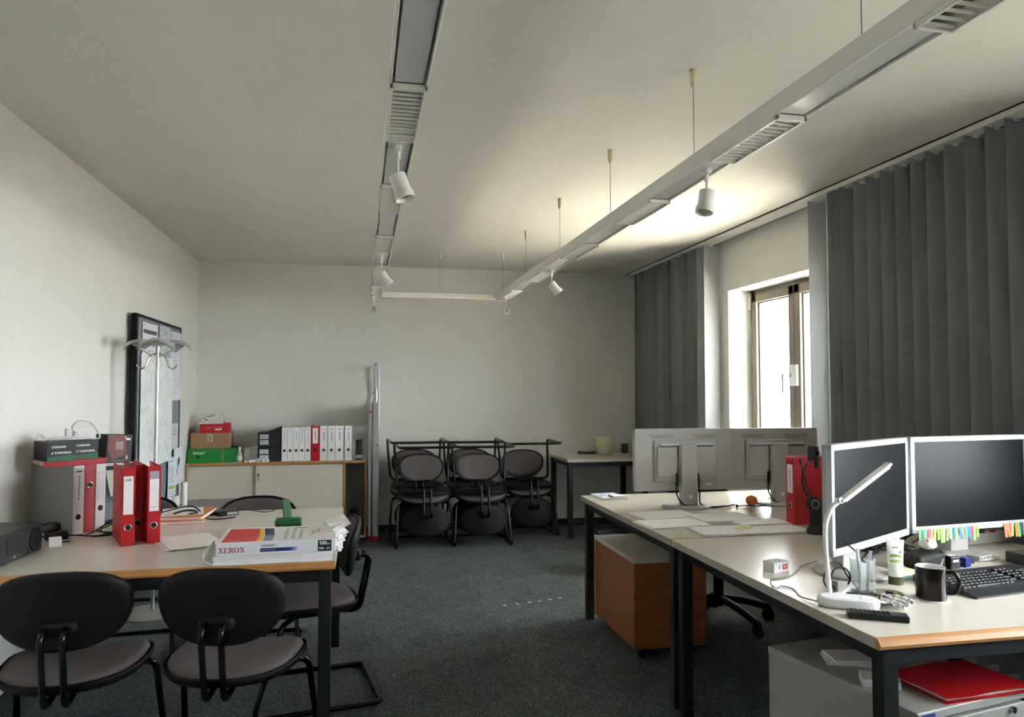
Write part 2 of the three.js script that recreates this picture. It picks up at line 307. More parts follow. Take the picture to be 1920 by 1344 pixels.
copyOf(chair0, 'chair behind the left table with only its back edge showing beside the red binders', [-1.17, 0, -4.22], 0.05);
copyOf(chair0, 'chair behind the left table with its back rim showing above the green hole punch', [-0.545, 0, -4.10], 0);
function inverted(label, x, y, z, turn) {            // upside down, its back hanging towards the room
  const c = copyOf(chair0, label, [x, y, z], 0, 'chairs stacked by the end wall'); c.rotation.set(Math.PI, turn, 0, 'YXZ'); return c;
}
const stackGroup = 'chairs stacked by the end wall';
for (const [x, z, t, a, n] of [[0.545, -6.66, 0.03, 'stack next to the ladder', 2], [1.055, -6.63, -0.03, 'middle chair stack', 2], [1.55, -6.93, 0.02, 'stack next to the small table', 1]]) {
  copyOf(chair0, `upright chair with grey back facing the room, ${n > 1 ? 'front of the ' : ''}${a}`, [x, 0, z], t, stackGroup);
  inverted(`upside-down chair on the ${n > 1 ? 'front' : 'upright'} chair of the ${a}`, x + 0.01, 0.884, z + 0.015, t);
  if (n > 1) {
    copyOf(chair0, `upright chair half hidden behind the front chair in the ${a}`, [x - 0.05, 0.026, z - 0.2], t, stackGroup);
    inverted(`upside-down chair half hidden at the back of the ${a}`, x - 0.045, 0.912, z - 0.19, t);
  }
}

// ---------- desks and tables ----------
function desk(name, label, [x0, x1], [z0, z1], { y = 0.725, th = 0.03, front = null, frontEnd = 1, strips = [], legs = [1, 1, 1, 1], inset = 0.02, group } = {}) {
  const cx = (x0 + x1) / 2, cz = (z0 + z1) / 2, w = x1 - x0, d = z1 - z0, o = thing(name, label, 'desk', [cx, 0, cz], 0, group);
  const fz = front ? d / 2 - 0.022 : d / 2;
  part(o, 'tabletop', S().box(w, th, d / 2 + fz, 0, y - th / 2, (fz - d / 2) / 2, 0.002), mat.laminate, 'pale grey-beige laminate top');
  for (const sx of [-1, 1]) part(o, 'side_edge', S().span(sx * w / 2, sx * (w / 2 + 0.0015), y - th + 0.001, y - 0.001, -d / 2 + 0.002, fz), mat.lamEdge);
  if (front) part(o, 'front_edge', S().extrude([[0, -th], [0.012, -th], [0.019, -th + 0.004], [0.021, -th + 0.012], [0.013, -0.006], [0.004, -0.0005], [0, 0]].map(([a, b]) => [-a, b]), w, 0, -w / 2, y, fz, 0, Math.PI / 2, 0), mat.beech, 'beech wood front edge');
  for (const s of strips) part(o, 'edge_strip', s, mat.beech, 'thin beech edge strip');
  const l = 0.046, ys = y - th, lx = w / 2 - inset - l / 2, lz = d / 2 - inset - l / 2;
  let k = 0; for (const sx of [-1, 1]) for (const sz of [-1, 1]) { if (!legs[k++]) continue; part(o, 'leg', S().box(l, ys, l, sx * lx, ys / 2, sz * lz, 0.004), mat.steel); }
  part(o, 'rail', S().box(w - 2 * inset - 2 * l, 0.042, 0.03, 0, ys - 0.023, lz, 0.003), mat.steel);
  part(o, 'rail', S().box(w - 2 * inset - 2 * l, 0.042, 0.03, 0, ys - 0.023, -lz, 0.003), mat.steel);
  part(o, 'rail', S().box(0.03, 0.042, d - 2 * inset - 2 * l, -lx, ys - 0.023, 0, 0.003), mat.steel);
  part(o, 'rail', S().box(0.03, 0.042, d - 2 * inset - 2 * l, lx, ys - 0.023, 0, 0.003), mat.steel);
  return o;
}
desk('desk', 'near right desk with the white lamp, keyboard and mug on it', [1.30, 2.672], [-2.992, -1.69], { front: true });
desk('desk', 'far right desk with the grey monitor backs on it', [1.30, 2.672], [-4.335, -2.998], { strips: [S().span(-0.686, 0.686, 0.697, 0.7262, 0.6675, 0.6705)] });
desk('desk', 'left table with paper ream, red binders and speaker on it', [-1.475, -0.09], [-4.15, -2.845], { front: true, inset: 0.012 });
desk('desk', 'small table with the cream plant pot in the far right corner', [1.86, 2.655], [-7.26, -6.60], { inset: 0.01 });
// ---------- sideboard ----------
{
  const o = thing('sideboard', 'low grey sideboard with sliding doors and beech top edge at the end wall', 'cabinet', [-0.715, 0, -7.085]);
  const x0 = -0.77, x1 = 0.77, zf = 0.19, zb = -0.2, H = 0.722;
  part(o, 'top_panel', S().span(x0, x1, H - 0.022, H, zb, zf - 0.003, 0.001), mat.laminate);
  part(o, 'top_edge', S().span(x0, x1, H - 0.022, H, zf - 0.003, zf + 0.001, 0.001), mat.beech, 'beech edge of the top');
  for (const x of [x0, x1 - 0.018]) { part(o, 'side_panel', S().span(x, x + 0.018, 0.03, H - 0.022, zb, zf - 0.003), mat.laminate); part(o, 'side_edge', S().span(x, x + 0.018, 0.03, H - 0.022, zf - 0.003, zf), mat.beech); }
  part(o, 'bottom_panel', S().span(x0, x1, 0.03, 0.05, zb, zf - 0.003), mat.laminate);
  part(o, 'back_panel', S().span(x0, x1, 0.05, H - 0.022, zb, zb + 0.008), mat.greyDark);
  part(o, 'plinth', S().span(x0 + 0.02, x1 - 0.02, 0, 0.03, zb, zf - 0.03), mat.blackPlastic);
  part(o, 'divider', S().span(0.565, 0.583, 0.05, H - 0.022, zb, zf - 0.02), mat.laminate);
  part(o, 'divider_edge', S().span(0.565, 0.583, 0.05, H - 0.022, zf - 0.02, zf - 0.017), mat.beech);
  const d1 = part(o, 'sliding_door', S().span(x0 + 0.02, -0.17, 0.055, H - 0.028, zf - 0.045, zf - 0.029, 0.001), mat.laminate);
  const d2 = part(o, 'sliding_door', S().span(-0.19, 0.56, 0.055, H - 0.028, zf - 0.026, zf - 0.010, 0.001), mat.laminate);
  part(d2, 'door_edge', S().span(-0.192, -0.19, 0.055, H - 0.028, zf - 0.026, zf - 0.010), mat.greyDark);
  part(d2, 'lock', S().cyl(0.011, 0.011, 0.014, -0.165, 0.612, zf - 0.004, Math.PI / 2, 0, 0, 18), mat.chrome);
  part(d2, 'key', S().span(-0.167, -0.163, 0.61, 0.616, zf + 0.003, zf + 0.012).add(new THREE.TorusGeometry(0.011, 0.003, 8, 16), -0.165, 0.612, zf + 0.02).span(-0.170, -0.161, 0.562, 0.592, zf + 0.003, zf + 0.006, 0.001), mat.chrome);
}
// ---------- pedestals ----------
function woodPedestal(label, x0, x1, z0, z1) {
  const o = thing('pedestal', label, 'pedestal', [(x0 + x1) / 2, 0, (z0 + z1) / 2]), w = x1 - x0, d = z1 - z0;
  part(o, 'body', S().span(-w / 2 + 0.004, w / 2 - 0.004, 0.075, 0.485, -d / 2 + 0.004, d / 2 - 0.004), mat.walnut);
  part(o, 'frame_edge', S().span(-w / 2, -w / 2 + 0.018, 0.06, 0.485, d / 2 - 0.018, d / 2).span(-w / 2, w / 2, 0.06, 0.078, -d / 2, d / 2).span(-w / 2, -w / 2 + 0.018, 0.06, 0.485, -d / 2, -d / 2 + 0.018).span(w / 2 - 0.018, w / 2, 0.06, 0.485, d / 2 - 0.018, d / 2), mat.walnut);
  part(o, 'top', S().span(-w / 2 - 0.002, w / 2 + 0.002, 0.485, 0.508, -d / 2 - 0.002, d / 2 + 0.002, 0.002), mat.laminate, 'grey-beige laminate top');
  for (const sx of [-1, 1]) for (const sz of [-1, 1]) { const cs = part(o, 'castor', S().cyl(0.024, 0.024, 0.022, sx * (w / 2 - 0.06), 0.024, sz * (d / 2 - 0.06), 0, 0, Math.PI / 2, 16).span(sx * (w / 2 - 0.06) - 0.018, sx * (w / 2 - 0.06) + 0.018, 0.046, 0.06, sz * (d / 2 - 0.06) - 0.018, sz * (d / 2 - 0.06) + 0.018), mat.blackPlastic); }
  return o;
}
woodPedestal('brown wooden drawer pedestal with grey top under the far right desk', 1.352, 1.742, -4.22, -3.575);
{
  const w = 0.43, d = 0.56, o = thing('metal_pedestal', 'grey metal drawer pedestal with red folder under the near right desk', 'pedestal', [1.588, 0, -2.04], 0.19);
  part(o, 'body', S().span(-w / 2 + 0.003, w / 2 - 0.003, 0.05, 0.49, -d / 2, d / 2 - 0.02, 0.003), mat.metalGrey);
  part(o, 'top', S().span(-w / 2, w / 2, 0.49, 0.515, -d / 2, d / 2, 0.004), mat.metalGrey);
  for (let k = 0; k < 3; k++) { const y1 = 0.482 - k * 0.142, dr = part(o, 'drawer', S().span(-w / 2 + 0.006, w / 2 - 0.006, y1 - 0.136, y1, d / 2 - 0.02, d / 2, 0.003), mat.metalGrey); part(dr, 'grip', S().span(-0.05, 0.05, y1 - 0.03, y1 - 0.02, d / 2, d / 2 + 0.012, 0.004), mat.greyDark); }
  sheet(o, 'blue_sticker', 0.05, 0.011, M(0x24407e, { roughness: 0.5 }), -w / 2 + 0.04, 0.503, d / 2 + 0.0005);
  part(o, 'lock', S().cyl(0.009, 0.009, 0.012, 0.15, 0.47, d / 2 + 0.004, Math.PI / 2), mat.chrome);
  part(o, 'plinth', S().span(-w / 2 + 0.02, w / 2 - 0.02, 0, 0.05, -d / 2 + 0.02, d / 2 - 0.04), mat.blackPlastic);
}
{
  const o = thing('metal_pedestal', 'low grey cabinet between the left table and the sideboard', 'pedestal', [-1.13, 0, -5.93]);
  part(o, 'body', S().span(-0.2, 0.2, 0.04, 0.48, -0.33, 0.31, 0.003), mat.metalGrey);
  part(o, 'top', S().span(-0.205, 0.205, 0.48, 0.5, -0.335, 0.33, 0.003), mat.greyDark);
  part(o, 'plinth', S().span(-0.19, 0.19, 0, 0.04, -0.31, 0.29), mat.blackPlastic);
  for (let k = 0; k < 2; k++) part(o, 'drawer', S().span(-0.195, 0.195, 0.06 + k * 0.21, 0.26 + k * 0.21, 0.31, 0.328, 0.003), mat.metalGrey);
}
// ---------- swivel chair hidden mostly under the far desk ----------
{
  const o = thing('swivel_chair', 'black swivel chair whose star base shows under the right desks', 'chair', [2.07, 0, -4.09], 0.0);
  for (let k = 0; k < 5; k++) {
    const a = k / 5 * Math.PI * 2 + 0.05, c = Math.cos(a), s = Math.sin(a);
    const arm = part(o, 'base_arm', S().bend([[c * 0.03, 0.14, s * 0.03], [c * 0.16, 0.12, s * 0.16], [c * 0.31, 0.075, s * 0.31]], 0.021, 0.08), mat.blackPlastic);
    part(arm, 'castor', S().cyl(0.028, 0.028, 0.05, c * 0.31, 0.028, s * 0.31, 0, a, Math.PI / 2, 16).span(c * 0.31 - 0.016, c * 0.31 + 0.016, 0.03, 0.075, s * 0.31 - 0.016, s * 0.31 + 0.016, 0.005), mat.blackPlastic);
  }
  part(o, 'gas_column', S().cyl(0.03, 0.03, 0.2, 0, 0.2, 0).cyl(0.02, 0.02, 0.16, 0, 0.36, 0), mat.blackPlastic);
  part(o, 'seat', S().box(0.48, 0.07, 0.46, 0, 0.47, 0, 0.03), mat.shell);
  part(o, 'back_support', S().bend([[0, 0.43, -0.2], [0, 0.43, -0.3], [0, 0.62, -0.3]], 0.018, 0.06), mat.blackPlastic);
  part(o, 'backrest', S().add(ovalSurface(0.42, 0.5, [[0.1, -0.02], [0.9, -0.02], [1, 0], [0.95, 0.02], [0.2, 0.025]], { ex: 3.2, bend: (x) => 0.5 * x * x }), 0, 0.60, -0.28), mat.shell);
}

// ---------- hanging light tracks ----------
const louvreSlat = S().box(0.082, 0.008, 0.0022, 0, 0, 0).geometry();
function lightTrack(label, x, louvres, capSpots) {
  const o = thing('light_track', label, 'light track', [x, 2.15, 0], 0, 'hanging white light tracks'), w = 0.05, z0 = -6.47, z1 = 1.6;
  part(o, 'side_profile', S().span(-w, -w + 0.006, 0, 0.058, z0, z1, 0.002), mat.whiteMetal);
  part(o, 'side_profile', S().span(w - 0.006, w, 0, 0.058, z0, z1, 0.002), mat.whiteMetal);
  part(o, 'top_plate', S().span(-w + 0.005, w - 0.005, 0.052, 0.058, z0, z1), mat.whiteMetal);
  part(o, 'end_cap', S().span(-w, w, 0, 0.058, z0 - 0.004, z0, 0.001), mat.whiteMetal);
  let from = z0 + 0.002;
  const cover = (a, b) => { if (b - a > 0.02) part(o, 'cover_panel', S().span(-w + 0.013, w - 0.013, 0.006, 0.012, a + 0.003, b - 0.003, 0.001), mat.trackPanel, 'pale satin cover panel'); };
  for (const [a, b] of [...louvres].reverse()) {
    cover(from, a); from = b;
    const u = part(o, 'louvre_unit', S().span(-w + 0.001, -w + 0.010, -0.012, 0.004, a, b, 0.0015).span(w - 0.010, w - 0.001, -0.012, 0.004, a, b, 0.0015).span(-w + 0.001, w - 0.001, -0.012, 0.004, a, a + 0.008, 0.0015).span(-w + 0.001, w - 0.001, -0.012, 0.004, b - 0.008, b, 0.0015), mat.whiteMetal);
    part(u, 'reflector', S().span(-w + 0.008, w - 0.008, 0.026, 0.03, a + 0.004, b - 0.004), mat.greyDark);
    const n = 14; for (let k = 0; k < n; k++) piece(u, 'louvre_slat', louvreSlat, mat.whiteMetal, 0, -0.006, a + 0.02 + (b - a - 0.04) * k / (n - 1), 0.12, 0, 0);
  }
  cover(from, z1);
  for (const z of capSpots) {
    const c = part(o, 'suspension_wire', S().cyl(0.0016, 0.0016, 0.35, 0, 0.058 + 0.175, z, 0, 0, 0, 8), mat.greyDark);
    part(c, 'ceiling_cap', S().lathe([[0, 0], [0.006, 0], [0.0115, 0.012], [0.0125, 0.06], [0.0125, 0.066], [0, 0.066]], 0, HC - 2.15 - 0.066, z, 20), mat.cream, 'cream ceiling cap');
    part(c, 'wire_clamp', S().box(0.02, 0.014, 0.035, 0, 0.064, z, 0.003), mat.whiteMetal);
  }
  return o;
}
const LOUV = [[-0.95 - 0.42, -0.95], [-2.33, -1.91], [-3.30, -2.88], [-4.26, -3.84], [-5.21, -4.79], [-6.16, -5.74]];
const CAPS = [-6.37, -5.43, -4.46, -3.50, -2.55, -1.60, -0.65, 0.3, 1.25];
lightTrack('white hanging light track on the left, seen almost straight from below', 0.115, LOUV, CAPS);
lightTrack('white hanging light track on the right, nearer to the windows', 1.212, LOUV, CAPS);
{
  const o = thing('cross_bar', 'plain white bar joining the far ends of the two light tracks', 'light track', [0.6635, 2.15, -6.43]);
  part(o, 'bar', S().span(-0.4955, 0.4955, 0.002, 0.05, -0.022, 0.022, 0.003), mat.whiteMetal);
  part(o, 'ridge', S().span(-0.4955, 0.4955, 0.018, 0.026, 0.022, 0.025, 0.001), mat.whiteMetal);
  const c = part(o, 'suspension_wire', S().cyl(0.0016, 0.0016, 0.36, 0, 0.05 + 0.18, 0, 0, 0, 0, 8), mat.greyDark);
  part(c, 'ceiling_cap', S().lathe([[0, 0], [0.006, 0], [0.0115, 0.012], [0.0125, 0.06], [0.0125, 0.066], [0, 0.066]], 0, HC - 2.15 - 0.066, 0, 20), mat.cream);
  part(c, 'wire_clamp', S().box(0.035, 0.014, 0.02, 0, 0.056, 0, 0.003), mat.whiteMetal);
}
function spotLamp(label, [x, z], stem, dir, open) {
  const o = thing('spot_lamp', label, 'spotlight', [x, 2.15, z], 0, 'white spotlights under the light tracks');
  part(o, 'adapter', S().box(0.022, 0.024, 0.05, 0, 0.002, 0, 0.004).cyl(0.009, 0.007, 0.03, 0, -0.02, 0, 0, 0, 0, 14), mat.whiteMetal);
  part(o, 'stem', S().cyl(0.004, 0.004, stem, 0, -0.03 - stem / 2, 0, 0, 0, 0, 12).add(new THREE.SphereGeometry(0.0085, 14, 10), 0, -0.03 - stem, 0), mat.whiteMetal);
  const g = new THREE.Group(); g.name = 'lamp_head'; o.add(g); g.position.set(0, -0.032 - stem, 0);
  g.quaternion.setFromUnitVectors(V(0, -1, 0), V(...dir).normalize());
  if (open) {
    part(g, 'shade', S().lathe([[0, 0], [0.011, 0], [0.013, -0.02], [0.014, -0.032], [0.029, -0.058], [0.032, -0.062], [0.029, -0.062], [0.012, -0.036], [0, -0.034]], 0, 0, 0, 32), mat.whiteMetal);
    part(g, 'bulb', S().lathe([[0, -0.036], [0.010, -0.036], [0.014, -0.048], [0.011, -0.058], [0, -0.061]], 0, 0, 0, 24), mat.bulb, 'unlit reflector bulb');
    part(g, 'bulb_holder', S().box(0.046, 0.004, 0.004, 0, -0.060, 0, 0.001, 0, 0.6).box(0.046, 0.004, 0.004, 0, -0.060, 0, 0.001, 0, -0.97), mat.white);
  } else {
    part(g, 'shade', S().lathe([[0, 0], [0.026, 0], [0.0275, 0.002], [0.0275, -0.052], [0.033, -0.063], [0.033, -0.081], [0.031, -0.082], [0.029, -0.066], [0.024, -0.055], [0, -0.052]].map(([a, b]) => [a, b]), 0, 0.004, 0, 36), mat.whiteMetal);
    part(g, 'bulb', S().lathe([[0, -0.054], [0.02, -0.056], [0.027, -0.070], [0, -0.074]], 0, 0.004, 0, 24), mat.bulb);
  }
  return o;
}
spotLamp('white spotlight nearest the camera under the left track', [0.112, -2.43], 0.062, [0.34, -1, 0.12]);
spotLamp('small tilted spotlight at the sixth part of the left track, above the open-ended one', [0.112, -4.42], 0.075, [0.72, -1, -0.1]);
spotLamp('open-rimmed spotlight facing the room at the far end of the left track', [0.10, -6.40], 0.055, [-0.1, -0.42, 1], true);
spotLamp('white spotlight nearest the camera under the right track', [1.222, -2.47], 0.045, [-0.2, -1, 0.12]);
spotLamp('small tilted spotlight halfway along the right track', [1.235, -4.76], 0.055, [0.68, -0.85, 0.1]);
spotLamp('open-rimmed spotlight facing the room at the far end of the right track', [1.225, -6.30], 0.055, [0.05, -0.5, 1], true);
scene.children.find((o) => o.userData.label?.includes('sixth part')).userData.label = 'small tilted spotlight on the far half of the left track';

// ---------- vertical blinds ----------
const slatGeo = (() => { // a strip 127 mm wide, slightly bowed, with a hanger at the top
  const s = S(), n = 8, w = 0.127, pts = [];
  for (let i = 0; i <= n; i++) { const u = i / n - 0.5; pts.push([u * w, 0.006 * (1 - 4 * u * u)]); }
  for (let i = n; i >= 0; i--) { const u = i / n - 0.5; pts.push([u * w, 0.006 * (1 - 4 * u * u) - 0.0008]); }
  s.extrude(pts, 2.38, 0, 0, 0, 0, -Math.PI / 2, 0, 0); return s.geometry();
})();
function verticalBlind(label, z0, z1, slats) {
  const o = thing('vertical_blind', label, 'blind', [2.745, 0, 0], 0, 'grey vertical blinds along the window wall');
  part(o, 'rail', S().span(-0.055, 0.03, 2.527, HC, z0, z1, 0.002), mat.whiteMetal, 'pale ceiling rail');
  part(o, 'rail_lip', S().span(-0.058, -0.055, 2.552, HC, z0, z1, 0.001), mat.blackRubber);
  for (const [z, turn, x] of slats) { const m = piece(o, 'blind_slat', slatGeo, mat.blind, x ?? 0, 0.14, z, 0, turn, 0); piece(m, 'hanger', hangerGeo, mat.white, 0, 2.382, 0); }
  return o;
}
const hangerGeo = S().box(0.03, 0.02, 0.006, 0, 0, 0, 0.001).geometry();
{
  const back = []; for (let k = 0; k < 15; k++) back.push([-7.06 + k * 0.1035 + rr(-0.014, 0.014), rr(-0.35, 0.4)]);
  back.push([-5.495, -0.02, 0.005]);
  verticalBlind('grey vertical blind at the far end of the window wall', -7.22, -4.10, back);
  const near = [-4.07, -3.878, -3.848, -3.813, -3.758, -3.641, -3.531, -3.422, -3.315, -3.206, -3.099, -2.98, -2.861, -2.748, -2.642, -2.53, -2.42, -2.31].map((z, k) => [z, k ? rr(-0.03, 0.05) : 0.02]);
  verticalBlind('grey vertical blind nearer to the camera behind the two black screens', -4.10, -1.2, near);
}

// ---------- ring binders ----------
function textTex(w, h, bg, draw) { return canvasTex(w, h, (x) => { x.fillStyle = bg; x.fillRect(0, 0, w, h); draw(x, w, h); }); }
function scribble(x, x0, y0, w, lines, lh, color = '#555', size = 1) {      // rows of small print too fine to read
  x.fillStyle = color; for (let k = 0; k < lines; k++) { let px = x0; const end = x0 + w * rr(0.55, 1); while (px < end) { const l = rr(2, 9) * size; x.fillRect(px, y0 + k * lh, Math.min(l, end - px), Math.max(1, lh * 0.34)); px += l + rr(1, 3) * size; } }
}
function spineTex(kind) {
  return textTex(96, 384, '#eeeff0', (x, w, h) => {
    x.strokeStyle = '#8b8d94'; x.lineWidth = 2; x.strokeRect(4, 4, w - 8, h - 8);
    const down = (x0, y0, len, wd, color) => { x.fillStyle = color; for (let y = y0; y < y0 + len;) { const l = rr(4, 12); x.fillRect(x0 + rr(0, wd * 0.3), y, wd * rr(0.5, 1), l); y += l + rr(2, 6); } };   // upright lettering too small to read
    if (kind === 'line') down(38, 60, 240, 22, '#565b62');
    if (kind === 'rows') { x.fillStyle = '#4c515c'; x.fillRect(12, 30, w - 24, 14); down(34, 80, 250, 30, '#6a6f7c'); }
    if (kind === 'box') { x.fillStyle = '#dfe1e8'; x.fillRect(8, 8, w - 16, 60); scribble(x, 16, 24, w - 30, 2, 14, '#444a58', 1.6); down(30, 96, 230, 36, '#7b8190'); }
    if (kind === 'blank') { x.fillStyle = '#e9e8f1'; x.fillRect(6, 6, w - 12, h - 12); scribble(x, 20, 22, w - 40, 1, 12, '#777b88', 1.4); x.fillStyle = '#a9a6cc'; x.fillRect(24, 60, 3, 270); x.fillRect(w - 27, 60, 3, 270); }
    if (kind === 'zeit') { x.fillStyle = '#f2f2f1'; x.fillRect(0, 0, w, h); x.strokeStyle = '#222'; x.lineWidth = 4; x.beginPath(); x.moveTo(16, 26); x.lineTo(34, 26); x.lineTo(16, 46); x.lineTo(40, 44); x.quadraticCurveTo(56, 24, 46, 46); x.lineTo(60, 24); x.lineTo(58, 46); x.quadraticCurveTo(74, 24, 76, 46); x.stroke(); }
    if (kind === 'grey') { x.fillStyle = '#f0eff4'; x.fillRect(0, 0, w, h); x.fillStyle = '#aaa7b2'; x.fillRect(0, 0, w, 74); x.fillStyle = '#5a586c'; x.fillRect(10, h - 44, w - 20, 3); }
  });
}
const spines = {}; const spine = (k) => spines[k] ??= spineTex(k);
const edgeRing = new THREE.TorusGeometry(0.0125, 0.0022, 8, 24), edgeHole = new THREE.CylinderGeometry(0.0122, 0.0122, 0.0008, 24);
function binder(label, [x, y, z], turn, w, cover, { kind = 'line', labelY = 0.235, labelH = 0.13, ring = true, ringY = 0.075, fill = 0.7, group, h = 0.318, d = 0.285, inside = mat.card, lw } = {}) {
  const o = thing('ring_binder', label, 'binder', [x, y, z], turn, group), t = 0.0026;
  part(o, 'cover', S().span(-w / 2, w / 2, 0, h, -t, 0, 0.001).span(-w / 2, -w / 2 + t, 0, h, -d, -t, 0.0008).span(w / 2 - t, w / 2, 0, h, -d, -t, 0.0008), cover);
  part(o, 'paper_block', S().span(-w / 2 + t + 0.001, -w / 2 + t + 0.001 + (w - 2 * t - 0.002) * fill, 0.006, h - 0.02, -d + 0.012, -0.03), mat.paperEdge);
  part(o, 'ring_plate', S().span(w / 2 - t - 0.004, w / 2 - t, 0.05, h - 0.06, -0.16, -0.12).tube([[w / 2 - t - 0.003, 0.10, -0.14], [0, 0.10, -0.165], [-w / 2 + t + 0.004, 0.10, -0.15]], 0.0016, { sides: 6 }).tube([[w / 2 - t - 0.003, 0.18, -0.14], [0, 0.18, -0.165], [-w / 2 + t + 0.004, 0.18, -0.15]], 0.0016, { sides: 6 }), mat.chrome);
  if (kind) sheet(o, 'spine_label', lw ?? Math.min(w * 0.72, 0.05), labelH, spine(kind), 0, labelY, 0.0004, 0, 0, 0, 0.0008);
  if (ring) piece(o, 'finger_ring', edgeRing, mat.chrome, 0, ringY, 0.0004);
  piece(o, 'finger_hole', edgeHole, mat.blackRubber, 0, ringY, 0.0003, Math.PI / 2);
  return o;
}
const TL = 0.725;
// left table: three red binders standing near its middle
binder('red binder with a short handwritten spine label, leftmost of the red binders standing free', [-0.927, TL, -3.302], 0.40, 0.05, mat.redBinder, { kind: 'zeit', labelY: 0.205, labelH: 0.155, group: 'red binders on the left table' });
binder('red binder set back between two others on the left table', [-0.921, TL, -3.413], 0.40, 0.04, mat.redBinder, { kind: null, group: 'red binders on the left table' });
binder('red binder with grey-topped spine label, rightmost of the red binders standing free', [-0.839, TL, -3.342], 0.40, 0.05, mat.redBinder, { kind: 'grey', labelY: 0.215, labelH: 0.165, group: 'red binders on the left table' });
// left table: row of files against the wall, turned towards the window
const rowTurn = 0.96, row = (k) => { const n = [Math.sin(rowTurn), Math.cos(rowTurn)]; return [-1.232 + n[1] * k, TL, -3.600 - n[0] * k]; };
binder('grey box file with white spine, first of the row beside the speaker', row(0.022), rowTurn, 0.05, mat.greyBinder, { kind: 'rows', labelY: 0.21, labelH: 0.16, ring: false, fill: 0.9, h: 0.3, group: 'files against the left wall' });
binder('red file with a metal finger ring, second of the row beside the speaker', row(0.075), rowTurn, 0.05, mat.redBinder, { kind: null, ringY: 0.21, h: 0.3, group: 'files against the left wall' });
binder('white file, third of the row next to the dark grey machine', row(0.130), rowTurn, 0.048, mat.whiteBinder, { kind: 'blank', labelY: 0.2, labelH: 0.13, ring: false, h: 0.3, ringY: 0.1, group: 'files against the left wall' });
{ // white spine sheet of the grey file
  const g = scene.children.find((o) => o.userData.label?.startsWith('grey box file'));
  part(g, 'spine_cover', S().span(-0.0252, 0.0252, 0, 0.3, 0, 0.0012), mat.whiteBinder); g.children.filter((c) => c.name === 'spine_label' || c.name.startsWith('finger')).forEach((c) => { c.position.z += 0.0012; });
  part(g, 'rivet', S().cyl(0.003, 0.003, 0.001, -0.0255, 0.18, -0.07, 0, 0, Math.PI / 2, 10), mat.greyDark); part(g, 'rivet', S().cyl(0.003, 0.003, 0.001, -0.0255, 0.13, -0.07, 0, 0, Math.PI / 2, 10), mat.greyDark);
  part(g, 'rivet', S().cyl(0.003, 0.003, 0.001, -0.0255, 0.19, -0.045, 0, 0, Math.PI / 2, 10), mat.greyDark); part(g, 'rivet', S().cyl(0.003, 0.003, 0.001, -0.0255, 0.115, -0.045, 0, 0, Math.PI / 2, 10), mat.greyDark);
}
